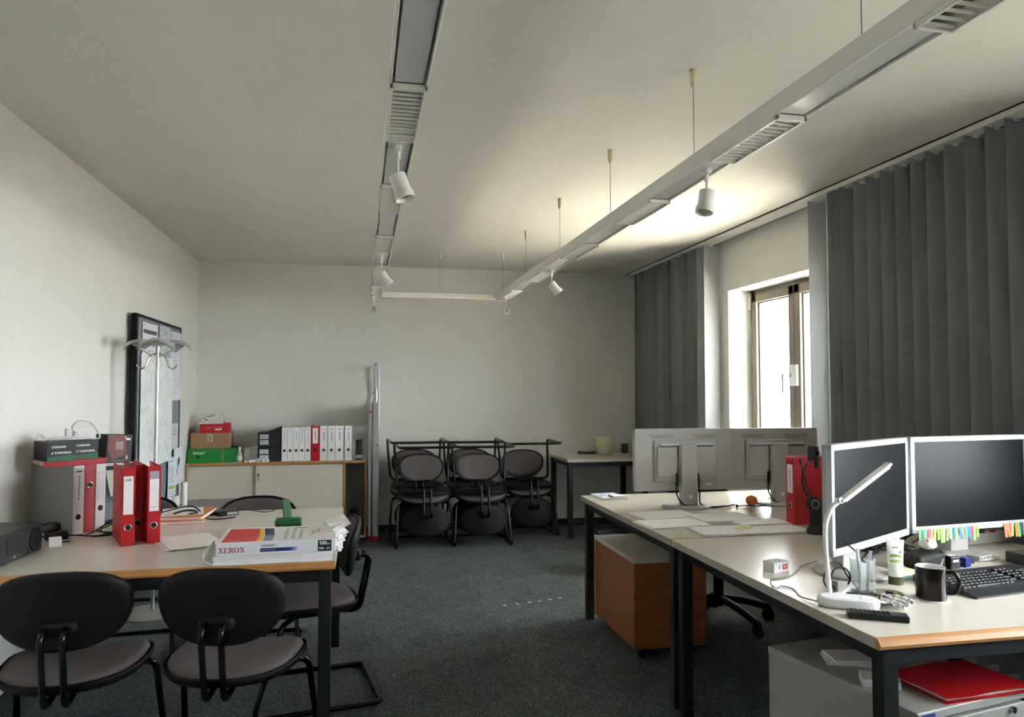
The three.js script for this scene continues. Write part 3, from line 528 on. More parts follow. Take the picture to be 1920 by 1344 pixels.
{ // red folder lying flat on the row, and what lies on it
  const c = row(0.07), n = [Math.sin(rowTurn), Math.cos(rowTurn)], back = 0.15, bx = c[0] - n[0] * back, bz = c[2] - n[1] * back, Y = TL + 0.3;
  const f = thing('flat_folder', 'red folder lying flat on top of the files by the wall', 'folder', [bx + 0.012, Y, bz + 0.008], rowTurn - 0.38);
  part(f, 'cover', S().box(0.25, 0.002, 0.22, 0, 0.001, 0).box(0.25, 0.002, 0.22, 0, 0.023, 0).box(0.25, 0.024, 0.002, 0, 0.012, 0.11), mat.redBinder);
  part(f, 'paper_block', S().box(0.24, 0.018, 0.205, 0, 0.0115, -0.004), mat.paperEdge);
  const toner = (label, k, code) => {
    const t = thing('toner_box', label, 'box', [bx + n[1] * k + n[0] * 0.02, Y + 0.024, bz - n[0] * k + n[1] * 0.02], rowTurn - 0.35, 'black toner boxes on the red folder');
    part(t, 'carton', S().box(0.108, 0.082, 0.2, 0, 0.041, 0, 0.0015), mat.boxBlack);
    sheet(t, 'front_print', 0.106, 0.08, canvasTex(256, 192, (x) => {
      x.fillStyle = '#15191b'; x.fillRect(0, 0, 256, 192); x.fillStyle = '#0f5a35'; x.beginPath(); x.moveTo(0, 150); x.lineTo(256, 128); x.lineTo(256, 192); x.lineTo(0, 192); x.fill();
      x.fillStyle = '#e6e8e8'; x.font = 'bold 30px sans-serif'; x.fillText('LEXMARK', 40, 56, 165); x.font = 'bold 33px sans-serif'; x.fillText(code, 70, 118, 170); x.beginPath(); x.moveTo(36, 118); x.lineTo(50, 98); x.lineTo(62, 98); x.lineTo(50, 118); x.fill();
    }), 0, 0.041, 0.1003, 0, 0, 0, 0.0006, 0.5, 'black and green print with white lettering');
    return t;
  };
  toner('black and green toner box, left one of the pair beside the wall', -0.075, 'E360H80G');
  toner('black and green toner box, right one of the pair under the white cable', 0.04, 'E260A80G');
  const b = single('cable_loop', 'coiled white cable lying on the toner boxes', 'cable', S().tube([[-0.12, 0.004, 0.02], [-0.07, 0.02, 0.03], [-0.02, 0.012, 0.02], [0.03, 0.02, -0.01], [0.0, 0.055, 0.0], [0.02, 0.085, 0.02], [0.06, 0.08, 0.03], [0.09, 0.045, 0.04], [0.1, 0.006, 0.05], [0.06, 0.005, 0.03], [-0.04, 0.006, 0.05], [-0.10, 0.005, 0.0], [-0.13, 0.03, 0.01], [-0.15, 0.012, 0.03]], 0.0042, { sides: 8, n: 110 }), mat.whiteCable, [bx + 0.02, Y + 0.108, bz + 0.0], rowTurn - 0.35);
  const ad = thing('network_adapter', 'small white box with label behind the white cable loop', 'adapter', [bx + n[1] * 0.06, Y + 0.107, bz - n[0] * 0.06], rowTurn - 0.3);
  part(ad, 'case', S().box(0.1, 0.05, 0.03, 0, 0.025, -0.03, 0.005), mat.white); part(ad, 'port', S().box(0.012, 0.028, 0.002, -0.02, 0.026, -0.0145), mat.greyDark);
  const rb = thing('picture_box', 'black box with reddish-brown picture leaning behind the toner boxes', 'box', [bx + n[1] * 0.19 + n[0] * 0.10, Y - 0.012, bz - n[0] * 0.19 + n[1] * 0.10], rowTurn - 0.15);
  part(rb, 'carton', S().box(0.12, 0.135, 0.10, 0, 0.068, -0.05, 0.002, 0, 0, -0.06), mat.boxBlack);
  sheet(rb, 'front_print', 0.116, 0.131, canvasTex(192, 216, (x) => { x.fillStyle = '#171918'; x.fillRect(0, 0, 192, 216); x.fillStyle = '#6b2f2b'; x.beginPath(); x.moveTo(0, 0); x.lineTo(130, 0); x.lineTo(156, 150); x.lineTo(40, 190); x.lineTo(0, 120); x.fill(); x.fillStyle = '#8a7370'; x.fillRect(60, 50, 62, 66); x.fillStyle = '#5d4543'; x.fillRect(70, 128, 44, 40); x.fillStyle = '#d9d4d2'; x.fillRect(140, 24, 36, 16); x.fillRect(132, 10, 8, 14); x.fillStyle = '#b3a19c'; x.fillRect(148, 160, 14, 30); x.fillStyle = '#8d908e'; for (let k = 0; k < 8; k++) x.fillRect(40 + k * 13, 196 + (k % 3) * 3, 7, 5); }), 0.004, 0.068, 0.0005, 0, 0, -0.06, 0.0006, 0.45);
}
{ // dark machine between files and red binders
  const o = thing('document_scanner', 'dark grey document scanner with pale panel between white file and red binders', 'scanner', [-1.20, TL, -3.97], 0.75);
  const side = [[-0.1, 0], [0.1, 0], [0.105, 0.02], [0.085, 0.10], [0.045, 0.19], [0.0, 0.25], [-0.04, 0.262], [-0.1, 0.24]];
  part(o, 'side_shell', S().extrude(side.map(([a, b]) => [a, b]), 0.02, 0.003, -0.10, 0, 0, 0, -Math.PI / 2, 0), mat.blackPlastic);
  part(o, 'body', S().extrude(side.map(([a, b]) => [a * 0.98, b * 0.99]), 0.18, 0.004, 0.08, 0, 0, 0, -Math.PI / 2, 0), mat.scanGrey);
  part(o, 'front_panel', S().box(0.11, 0.13, 0.006, 0.02, 0.185, 0.052, 0.002, -0.42), mat.greyPlastic, 'pale grey panel');
  part(o, 'paper_tray', S().box(0.22, 0.004, 0.1, 0.0, 0.268, -0.05, 0.001, -0.12), mat.white);
  part(o, 'button', S().cyl(0.006, 0.006, 0.004, 0.06, 0.09, 0.094, Math.PI / 2 - 0.3, 0, 0, 14), mat.blackRubber);
}
{ // speaker
  const o = thing('speaker', 'black stereo speaker at the left front of the table', 'speaker', [-1.352, TL, -3.09], Math.PI / 2 - 0.06);
  const w = 0.43, h = 0.112, d = 0.2;
  part(o, 'case', S().extrude([[-w / 2, 0.008], [-w / 2 + 0.012, 0], [w / 2 - 0.012, 0], [w / 2, 0.008], [w / 2, h - 0.012], [w / 2 - 0.01, h], [-w / 2 + 0.01, h], [-w / 2, h - 0.012]], d, 0.006, 0, 0, -d / 2), mat.spk);
  for (const s of [-1, 1]) {
    part(o, 'cone', S().lathe([[0, 0.002], [0.012, 0.006], [0.018, 0.004], [0.034, 0.0085], [0.041, 0.012], [0.044, 0.010], [0.046, 0.004], [0.046, 0]], s * 0.145, h * 0.5, d / 2 - 0.001, 40, Math.PI / 2), mat.blackRubber);
    part(o, 'trim_ring', S().add(new THREE.TorusGeometry(0.048, 0.0025, 8, 40), s * 0.145, h * 0.5, d / 2), mat.spkTrim);
  }
  part(o, 'display', S().box(0.11, 0.062, 0.003, 0, h * 0.55, d / 2 + 0.0005, 0.001), mat.blackRubber);
  for (let k = 0; k < 3; k++) part(o, 'button', S().box(0.016, 0.008, 0.004, -0.03 + k * 0.03, 0.018, d / 2 + 0.0005, 0.001), k === 1 ? mat.alu : mat.spkTrim);
  part(o, 'dial', S().cyl(0.014, 0.014, 0.006, 0.05, h + 0.003, 0, 0, 0, 0, 20), mat.spkTrim);
  part(o, 'top_key', S().box(0.03, 0.004, 0.012, -0.02, h + 0.002, 0.02, 0.001), mat.spkTrim); part(o, 'top_key', S().box(0.03, 0.004, 0.012, -0.07, h + 0.002, 0.02, 0.001), mat.spkTrim);
}
// power adapters and their leads
function adapterBlock(label, pos, turn, lead) {
  const o = thing('power_adapter', label, 'adapter', pos, turn);
  part(o, 'case', S().box(0.085, 0.034, 0.05, 0, 0.017, 0, 0.009), mat.blackPlastic);
  part(o, 'lead', S().tube(lead, 0.0028, { sides: 6, n: 60 }), mat.blackRubber, 'thin black lead');
  return o;
}
adapterBlock('black power adapter behind the speaker, lower one', [-1.262, TL, -3.50], 0.5, [[0.04, 0.015, 0], [0.07, 0.012, 0.01], [0.14, 0.004, 0.03], [0.2, 0.004, 0.0], [0.26, 0.02, -0.06], [0.24, 0.03, -0.12], [0.17, 0.006, -0.10], [0.22, 0.004, -0.02], [0.30, 0.004, -0.03]]);
adapterBlock('black power adapter lying on the other one behind the speaker', [-1.30, TL + 0.034, -3.515], 0.75, [[-0.04, 0.015, 0], [-0.055, 0.008, 0.03], [-0.05, -0.005, 0.07], [-0.02, -0.029, 0.11], [0.03, -0.031, 0.13]]);
{ const o = thing('small_carton', 'small white cube in front of the power adapters', 'box', [-1.215, TL, -3.36], 0.4); part(o, 'carton', S().box(0.045, 0.034, 0.04, 0, 0.017, 0, 0.003), mat.white); part(o, 'flap', S().box(0.04, 0.0012, 0.036, 0, 0.0346, 0), mat.paper); }
single('tangled_cable', 'tangle of thin black cable between scanner and red binders', 'cable', S().tube([[-0.1, 0.004, 0], [-0.03, 0.03, 0.01], [0.02, 0.05, 0.0], [0.05, 0.03, 0.03], [0.0, 0.006, 0.05], [-0.05, 0.02, 0.02], [0.0, 0.06, -0.01], [0.05, 0.05, -0.02], [0.06, 0.012, 0.01], [0.01, 0.004, 0.06], [-0.08, 0.004, 0.07]], 0.003, { sides: 6, n: 100 }), mat.blackRubber, [-1.075, TL, -3.62], 0.3);
{ // stack of light wooden trays / card folders with cables
  const g = 'orange card folders by the red binders';
  for (const [k, y, t, w, lab] of [[0, 0, 0.12, 0.23, 'orange-brown card folder, lowest of the small pile right of the red binders'], [1, 0.016, -0.05, 0.22, 'orange-brown card folder, upper of the small pile right of the red binders']]) {
    const o = thing('card_folder', lab, 'folder', [-0.86 + 0.02 * k, TL + y, -3.93 - 0.02 * k], t, g);
    part(o, 'cover', S().box(w, 0.0016, 0.31, 0, 0.0008, 0).box(w, 0.0016, 0.31, 0, 0.0148, 0).box(0.0016, 0.015, 0.31, -w / 2, 0.0078, 0), mat.folder);
    part(o, 'paper_block', S().box(w - 0.01, 0.012, 0.3, 0.0, 0.0077, 0), mat.paper);
  }
  single('paper_sheet', 'loose white sheet on top of the orange card folders', 'paper', S().box(0.19, 0.0012, 0.24, 0, 0.0006, 0), mat.paper, [-0.86, TL + 0.032, -3.96], 0.2);
  single('black_cable', 'black cable running over the orange card folders to the black hub', 'cable', S().tube([[-0.18, 0.04, 0.16], [-0.11, 0.042, 0.10], [-0.03, 0.05, -0.02], [0.02, 0.055, -0.06], [0.07, 0.045, -0.02], [0.12, 0.006, 0.03], [0.19, 0.004, 0.05], [0.25, 0.004, 0.01]], 0.0034, { sides: 8, n: 60 }).tube([[-0.02, 0.038, 0.06], [0.02, 0.045, 0.02], [0.06, 0.042, 0.01], [0.08, 0.036, 0.04], [0.05, 0.034, 0.07]], 0.005, { sides: 8, n: 30 }), mat.blackRubber, [-0.86, TL, -3.93], 0);
}
{ const o = thing('usb_hub', 'flat black hub with silver front in the middle of the left table', 'hub', [-0.665, TL, -4.02], 0.35); part(o, 'case', S().box(0.105, 0.026, 0.08, 0, 0.013, 0, 0.006), mat.blackPlastic); part(o, 'silver_front', S().box(0.003, 0.014, 0.06, 0.053, 0.013, 0, 0.001).box(0.05, 0.014, 0.003, 0.02, 0.013, 0.0405, 0.001), mat.alu); part(o, 'plug', S().bend([[-0.055, 0.012, 0], [-0.1, 0.01, 0.01]], 0.007, 0.01), mat.blackRubber); part(o, 'lead', S().tube([[0.05, 0.02, -0.03], [0.12, 0.012, -0.02], [0.18, 0.003, 0.02], [0.24, 0.003, 0.0]], 0.002, { sides: 6 }), mat.blackRubber); }
// loose paper
function paperPile(label, pos, turn, n, w, d, jitter, group, tint) {
  const o = thing('paper_pile', label, 'paper', pos, turn, group);
  for (let k = 0; k < n; k++) { const m = piece(o, 'sheet', sheetGeo(w, d), k % 3 === 1 ? mat.paper2 : (tint ?? mat.paper), rr(-jitter, jitter), 0.0011 + k * 0.0021, rr(-jitter, jitter), 0, rr(-jitter, jitter) * 2.2, 0); }
  return o;
}
const sheetCache = {}; function sheetGeo(w, d) { return sheetCache[`${w},${d}`] ??= S().box(w, 0.002, d).geometry(); }
paperPile('thin pile of white paper between red binders and paper reams', [-0.70, TL, -3.33], 0.42, 4, 0.21, 0.297, 0.014);
// paper reams
{
  const g = thing('paper_stack', 'thick stack of white A3 paper under the open paper ream', 'paper', [-0.315, TL, -3.03], 0.03);
  const geo = sheetGeo(0.42, 0.29); let y = 0;
  for (let k = 0; k < 9; k++) { const m = piece(g, 'sheet_bundle', S().box(0.42, 0.0032, 0.29).geometry(), k % 2 ? mat.paper2 : mat.paper, rr(-0.004, 0.004), 0.0017 + k * 0.0034, rr(-0.004, 0.004), 0, rr(-0.01, 0.01), 0); }
  const curl = S(); const pts = []; for (let i = 0; i <= 8; i++) { const t = i / 8; pts.push([-0.21 - 0.035 * Math.sin(t * 1.6), 0.001 + 0.04 * t * t]); } for (let i = 8; i >= 0; i--) { const t = i / 8; pts.push([-0.21 - 0.035 * Math.sin(t * 1.6) - 0.001, 0.002 + 0.04 * t * t]); }
  part(g, 'curled_sheet', curl.extrude(pts, 0.26, 0, 0, 0, -0.12), mat.paper, 'sheet curling up at the left end');
  const r = thing('paper_ream', 'open paper ream with red, yellow and blue wrapper on the left table', 'paper', [-0.305, TL + 0.031, -3.035], 0.03);
  const W = 0.425, H = 0.046, D = 0.30;
  part(r, 'wrapper', S().box(W, H, D, 0, H / 2, 0, 0.004), mat.paper);
  sheet(r, 'side_print', W - 0.006, H - 0.004, canvasTex(1024, 108, (x) => {
    x.fillStyle = '#e9ebf2'; x.fillRect(0, 0, 1024, 108); x.fillStyle = '#9c1f3e'; x.font = 'bold 66px serif'; x.fillText('XEROX', 14, 84, 226);
    x.fillStyle = '#2c2f3a'; x.font = 'bold 34px sans-serif'; x.fillText('Colotech +', 380, 42, 130); const g = x.createLinearGradient(370, 0, 700, 0); g.addColorStop(0, '#1a2558'); g.addColorStop(0.75, '#1f2c66'); g.addColorStop(1, '#e9ebf2'); x.fillStyle = g; x.fillRect(370, 54, 330, 34); x.fillStyle = '#b9c0da'; x.font = '15px sans-serif'; x.fillText('Digital colour printing', 380, 76, 120);
    x.fillStyle = '#11141c'; x.fillRect(872, 2, 120, 104); x.fillStyle = '#fff'; x.font = 'bold 46px sans-serif'; x.fillText('100', 882, 46, 70); x.font = 'bold 18px sans-serif'; x.fillText('g/m²', 952, 44, 36); x.font = 'bold 26px sans-serif'; x.fillText('500 - A3', 882, 88, 96);
    x.strokeStyle = '#c9cede'; x.lineWidth = 3; x.beginPath(); x.arc(300, 56, 26, 0.4, 4.6); x.stroke();
  }), 0, H / 2, D / 2 + 0.0004, 0, 0, 0, 0.0006, 0.4, 'wrapper side with red and blue lettering');
  sheet(r, 'top_print', W - 0.004, D - 0.004, canvasTex(1024, 720, (x) => {
    x.fillStyle = '#e6e5e2'; x.fillRect(0, 0, 1024, 720); x.fillStyle = '#cc1a28'; x.beginPath(); x.moveTo(36, 40); x.lineTo(300, 40); x.quadraticCurveTo(350, 400, 330, 690); x.lineTo(36, 690); x.fill(); x.fillStyle = '#d9404a'; x.beginPath(); x.moveTo(36, 690); x.quadraticCurveTo(200, 420, 340, 420); x.lineTo(330, 690); x.fill();
    x.fillStyle = '#f1c61c'; x.beginPath(); x.moveTo(300, 40); x.lineTo(340, 40); x.quadraticCurveTo(392, 380, 366, 690); x.lineTo(330, 690); x.quadraticCurveTo(352, 400, 300, 40); x.fill(); x.fillStyle = '#25335c'; x.beginPath(); x.moveTo(350, 60); x.lineTo(440, 60); x.lineTo(470, 420); x.lineTo(388, 420); x.fill(); x.fillStyle = '#8d92a4'; x.fillRect(388, 420, 84, 270);
    x.save(); x.translate(0, 0); x.fillStyle = '#5b5a58'; for (let k = 0; k < 3; k++) for (let j = 0; j < 26; j++) x.fillRect(560 + k * 66, 80 + j * 22, 20 + 24 * rnd(), 10); x.fillStyle = '#4d4c4b'; x.fillRect(650, 70, 110, 30); x.restore();
    x.strokeStyle = '#c4384a'; x.lineWidth = 10; x.beginPath(); x.ellipse(840, 300, 34, 90, 0, 0, 7); x.stroke(); x.beginPath(); x.moveTo(800, 480); x.lineTo(880, 140); x.stroke();
  }), 0, H + 0.0004, 0, -Math.PI / 2, 0, 0, 0.0006, 0.4, 'wrapper top with red, yellow and blue shapes');
  // torn and crumpled wrapper end
  for (const [y, z, s, a] of [[0.02, 0.05, 1, 0], [0.035, -0.06, 1.2, 0.4], [0.008, 0.10, 0.8, -0.3]]) {
    const cg = new THREE.IcosahedronGeometry(0.04 * s, 3), p = cg.attributes.position; for (let i = 0; i < p.count; i++) { const v = V(p.getX(i), p.getY(i), p.getZ(i)), n = 0.72 + 0.5 * Math.abs(Math.sin(v.x * 190 + a * 9) * Math.cos(v.y * 160 + a) * Math.sin(v.z * 140 + 1 + a)); p.setXYZ(i, v.x * n * 0.75, v.y * n * 0.75, v.z * n * 1.25); } cg.computeVertexNormals();
    part(r, 'crumpled_wrapper', S().add(cg, W / 2 - 0.005 + 0.01 * s, y, z, a, a, a), mat.paper, 'crumpled torn wrapper');
  }
  part(r, 'torn_flap', S().add(new THREE.BoxGeometry(0.08, 0.0012, 0.10, 6, 1, 6).translate(0.03, 0, 0), W / 2 - 0.02, H + 0.012, -0.07, 0.25, 0.3, 0.32), mat.paper);
  part(r, 'torn_flap', S().add(new THREE.BoxGeometry(0.06, 0.0012, 0.07, 6, 1, 6).translate(0.03, 0, 0), W / 2 - 0.01, H + 0.002, 0.0, -0.35, -0.2, 0.5), mat.paper);
}
{ // hole punch
  const o = thing('hole_punch', 'green hole punch standing behind the paper ream', 'hole punch', [-0.325, TL, -3.60], 0.03);
  part(o, 'base', S().span(-0.058, -0.02, 0, 0.009, -0.055, 0.045, 0.003).span(0.02, 0.058, 0, 0.009, -0.055, 0.045, 0.003).span(-0.058, 0.058, 0, 0.008, -0.055, 0.0, 0.003), mat.punchDark);
  part(o, 'body', S().extrude([[-0.058, 0.014], [0.058, 0.014], [0.058, 0.036], [0.05, 0.044], [-0.05, 0.044], [-0.058, 0.036]], 0.06, 0.004, 0, 0, -0.035), mat.punch);
  part(o, 'punch_post', S().span(-0.054, -0.030, 0.006, 0.02, 0.0, 0.03, 0.003).span(0.030, 0.054, 0.006, 0.02, 0.0, 0.03, 0.003), mat.punchDark);
  part(o, 'lever', S().extrude([[-0.019, 0], [0.019, 0], [0.016, 0.085], [-0.022, 0.09]], 0.012, 0.003, -0.006, 0.038, -0.02, -0.2, 0.35, 0.03), mat.punch, 'raised green lever');
}

// ---------- pinboard and what hangs on it ----------
{
  const o = thing('pinboard', 'tall black-framed pinboard standing along the left wall', 'pinboard', [-1.44, 0, -5.775], 0);
  const L = 0.6, y0 = 0.36, y1 = 1.86;
  part(o, 'felt_panel', S().span(-0.014, 0.014, y0 + 0.01, y1 - 0.01, -L + 0.01, L - 0.01), mat.felt, 'grey felt panel');
  const f = S(), r = 0.02;
  f.span(-0.02, 0.02, y1 - 0.022, y1, -L, L, 0.008).span(-0.02, 0.02, y0, y0 + 0.022, -L, L, 0.008).span(-0.02, 0.02, y0, y1, -L, -L + 0.022, 0.008).span(-0.02, 0.02, y0, y1, L - 0.028, L, 0.008);
  part(o, 'frame', f, mat.shell, 'black rounded frame');
  for (const s of [-1, 1]) part(o, 'foot', S().span(-0.045, 0.16, 0, 0.022, s * (L - 0.05) - 0.015, s * (L - 0.05) + 0.015, 0.006).span(-0.012, 0.012, 0.02, y0 + 0.01, s * (L - 0.05) - 0.012, s * (L - 0.05) + 0.012, 0.003), mat.shell);
  const X = -1.4245, pin = (label, z0, z1, ya, yb, tex, cat = 'paper', tilt = 0, dx = 0) => {
    const w = Math.abs(z1 - z0), h = yb - ya, g = new THREE.BoxGeometry(w, h, 0.0007, 10, 14, 1), p = g.attributes.position;
    for (let i = 0; i < p.count; i++) { const u = p.getX(i) / w, v = p.getY(i) / h; p.setZ(i, p.getZ(i) + 0.004 * (1 - Math.cos(u * 5 + z0 * 7)) + 0.006 * Math.max(0, -v - 0.1) * (1 + Math.sin(u * 6 + z0))); }
    g.computeVertexNormals(); const uv = g.attributes.uv, nn = g.attributes.normal; 
    const m = new THREE.Mesh(g, M(0xffffff, { map: tex, roughness: 0.8 })); m.name = numbered('pinned_sheet'); m.position.set(X + dx, (ya + yb) / 2, (z0 + z1) / 2); m.rotation.set(0, Math.PI / 2, tilt, 'YXZ');
    m.userData = { label, category: cat, group: 'sheets on the pinboard' }; scene.add(m);
  };
  pin('printed schedule sheet at the top left of the pinboard', -5.29, -5.645, 1.50, 1.815, textTex(256, 256, '#e4e2e6', (x) => { scribble(x, 14, 14, 60, 1, 14, '#666', 1.6); x.fillStyle = '#55525c'; x.fillRect(14, 38, 228, 22); x.fillStyle = '#8a6d74'; for (let k = 0; k < 46; k++) x.fillRect(14 + rnd() * 210, 72 + Math.floor(rnd() * 13) * 13, 10 + rnd() * 22, 5); }));
  pin('grey printed sheet beside the schedule at the top of the pinboard', -5.715, -6.06, 1.36, 1.825, textTex(256, 320, '#c3c8c8', (x) => { x.fillStyle = '#858d8e'; for (let k = 0; k < 90; k++) x.fillRect(rnd() * 240, rnd() * 310, 4 + rnd() * 26, 3 + rnd() * 8); x.fillStyle = '#6d7374'; for (let k = 0; k < 8; k++) { x.beginPath(); x.arc(60 + rnd() * 120, 40 + rnd() * 160, 6 + rnd() * 16, 0, 7); x.stroke(); } }));
  pin('narrow lilac-white strip sheet at the upper right of the pinboard', -6.05, -6.335, 1.28, 1.81, textTex(160, 320, '#dbd9e4', (x) => { scribble(x, 12, 20, 130, 20, 14, '#b9b4c2', 1.5); }), 'paper', 0, 0.003);
  pin('large pale map covering the middle of the pinboard', -5.255, -6.08, 0.83, 1.60, textTex(512, 512, '#e2e7e6', (x) => { x.lineWidth = 1.4; for (let k = 0; k < 150; k++) { x.strokeStyle = ['#b3bfbb', '#c4c6b4', '#adbcc6', '#bfc9b9'][k % 4]; x.beginPath(); let a = rnd() * 512, b = rnd() * 512; x.moveTo(a, b); for (let j = 0; j < 7; j++) { a += rr(-46, 46); b += rr(-46, 46); x.lineTo(a, b); } x.stroke(); } x.fillStyle = '#c5d2bd'; for (let k = 0; k < 30; k++) { x.beginPath(); x.ellipse(rnd() * 512, rnd() * 512, rr(5, 26), rr(4, 18), rnd() * 3, 0, 7); x.globalAlpha = 0.45; x.fill(); x.globalAlpha = 1; } }), 'map', 0, 0.005);
  pin('small lilac note low on the right edge of the pinboard', -6.125, -6.30, 0.90, 1.10, textTex(96, 128, '#cfcbd8', (x) => { scribble(x, 10, 14, 74, 4, 12, '#7b7484'); }));
  pin('white sheet with a dark green figure at the lower right of the pinboard', -6.15, -6.42, 0.62, 0.905, textTex(160, 208, '#dfe4f0', (x) => { x.fillStyle = '#24594c'; x.beginPath(); x.ellipse(92, 80, 16, 26, 0.4, 0, 7); x.fill(); x.fillStyle = '#7d92a4'; x.beginPath(); x.ellipse(74, 126, 8, 34, 0.3, 0, 7); x.fill(); }), 'paper', 0.03, 0.012);
  pin('printed list with a green marked line hanging low on the pinboard', -5.985, -6.20, 0.52, 0.85, textTex(160, 256, '#dbe2ec', (x) => { scribble(x, 30, 22, 100, 1, 18, '#5a6684', 2); scribble(x, 16, 56, 120, 7, 14, '#8b93a4', 1.5); x.fillStyle = '#a3bf62'; x.fillRect(20, 168, 110, 20); scribble(x, 16, 200, 120, 3, 14, '#8b93a4', 1.5); }), 'paper', -0.04, 0.014);
}
// ---------- coat stand ----------
{
  const o = thing('coat_stand', 'slim silver coat stand with grey hat blades in front of the pinboard', 'coat stand', [-1.235, 0, -4.93], 0.15);
  part(o, 'base', S().lathe([[0, 0], [0.18, 0], [0.182, 0.004], [0.178, 0.012], [0.03, 0.018], [0.016, 0.03], [0, 0.03]], 0, 0, 0, 48), mat.greyDark, 'round grey base');
  part(o, 'pole', S().cyl(0.0115, 0.0115, 1.63, 0, 0.825, 0, 0, 0, 0, 20), mat.alu);
  for (let k = 0; k < 3; k++) {
    const a = k / 3 * Math.PI * 2 + Math.PI / 2 - 0.05, n = 12, m = 6, pos = [], idx = [];
    for (let i = 0; i <= n; i++) for (let j = 0; j <= m; j++) {      // a blade that arches out and down
      const u = i / n, v = j / m - 0.5, wdt = 0.05 + 0.15 * Math.sin(Math.min(1, u * 1.05) * Math.PI * 0.62), r = 0.012 + 0.185 * u, y = 0.02 + 0.045 * Math.sin(u * 2.4) - 0.012 * u * u - 0.05 * v * v * 4 * u;
      const px = r - 0.03 * v * v * 4 * u, pz = v * wdt; pos.push(px * Math.cos(a) - pz * Math.sin(a), y, px * Math.sin(a) + pz * Math.cos(a));
    }
    for (let i = 0; i < n; i++) for (let j = 0; j < m; j++) { const q = i * (m + 1) + j; idx.push(q, q + 1, q + m + 1, q + 1, q + m + 2, q + m + 1); }
    const g = new THREE.BufferGeometry(); g.setAttribute('position', new THREE.Float32BufferAttribute(pos, 3)); g.setIndex(idx); g.computeVertexNormals();
    const g2 = g.clone(); g2.translate(0, -0.004, 0); g2.setIndex([...idx].reverse()); g2.computeVertexNormals();
    part(o, 'hat_blade', S().add(g, 0, 1.615, 0).add(g2, 0, 1.615, 0), mat.blade);
  }
  for (let k = 0; k < 3; k++) {
    const a = k / 3 * Math.PI * 2 + Math.PI / 2 - 0.05 + Math.PI / 3, c = Math.cos(a), s = Math.sin(a), p = (r, y) => [c * r, y, s * r];
    part(o, 'coat_hook', S().bend([p(0.01, 1.585), p(0.05, 1.57), p(0.075, 1.50), p(0.10, 1.485), p(0.125, 1.51)], 0.0055, 0.02), mat.chrome);
    part(o, 'arm', S().bend([p(0.01, 1.565), p(0.11, 1.61)], 0.006, 0.01), mat.alu);
  }
}
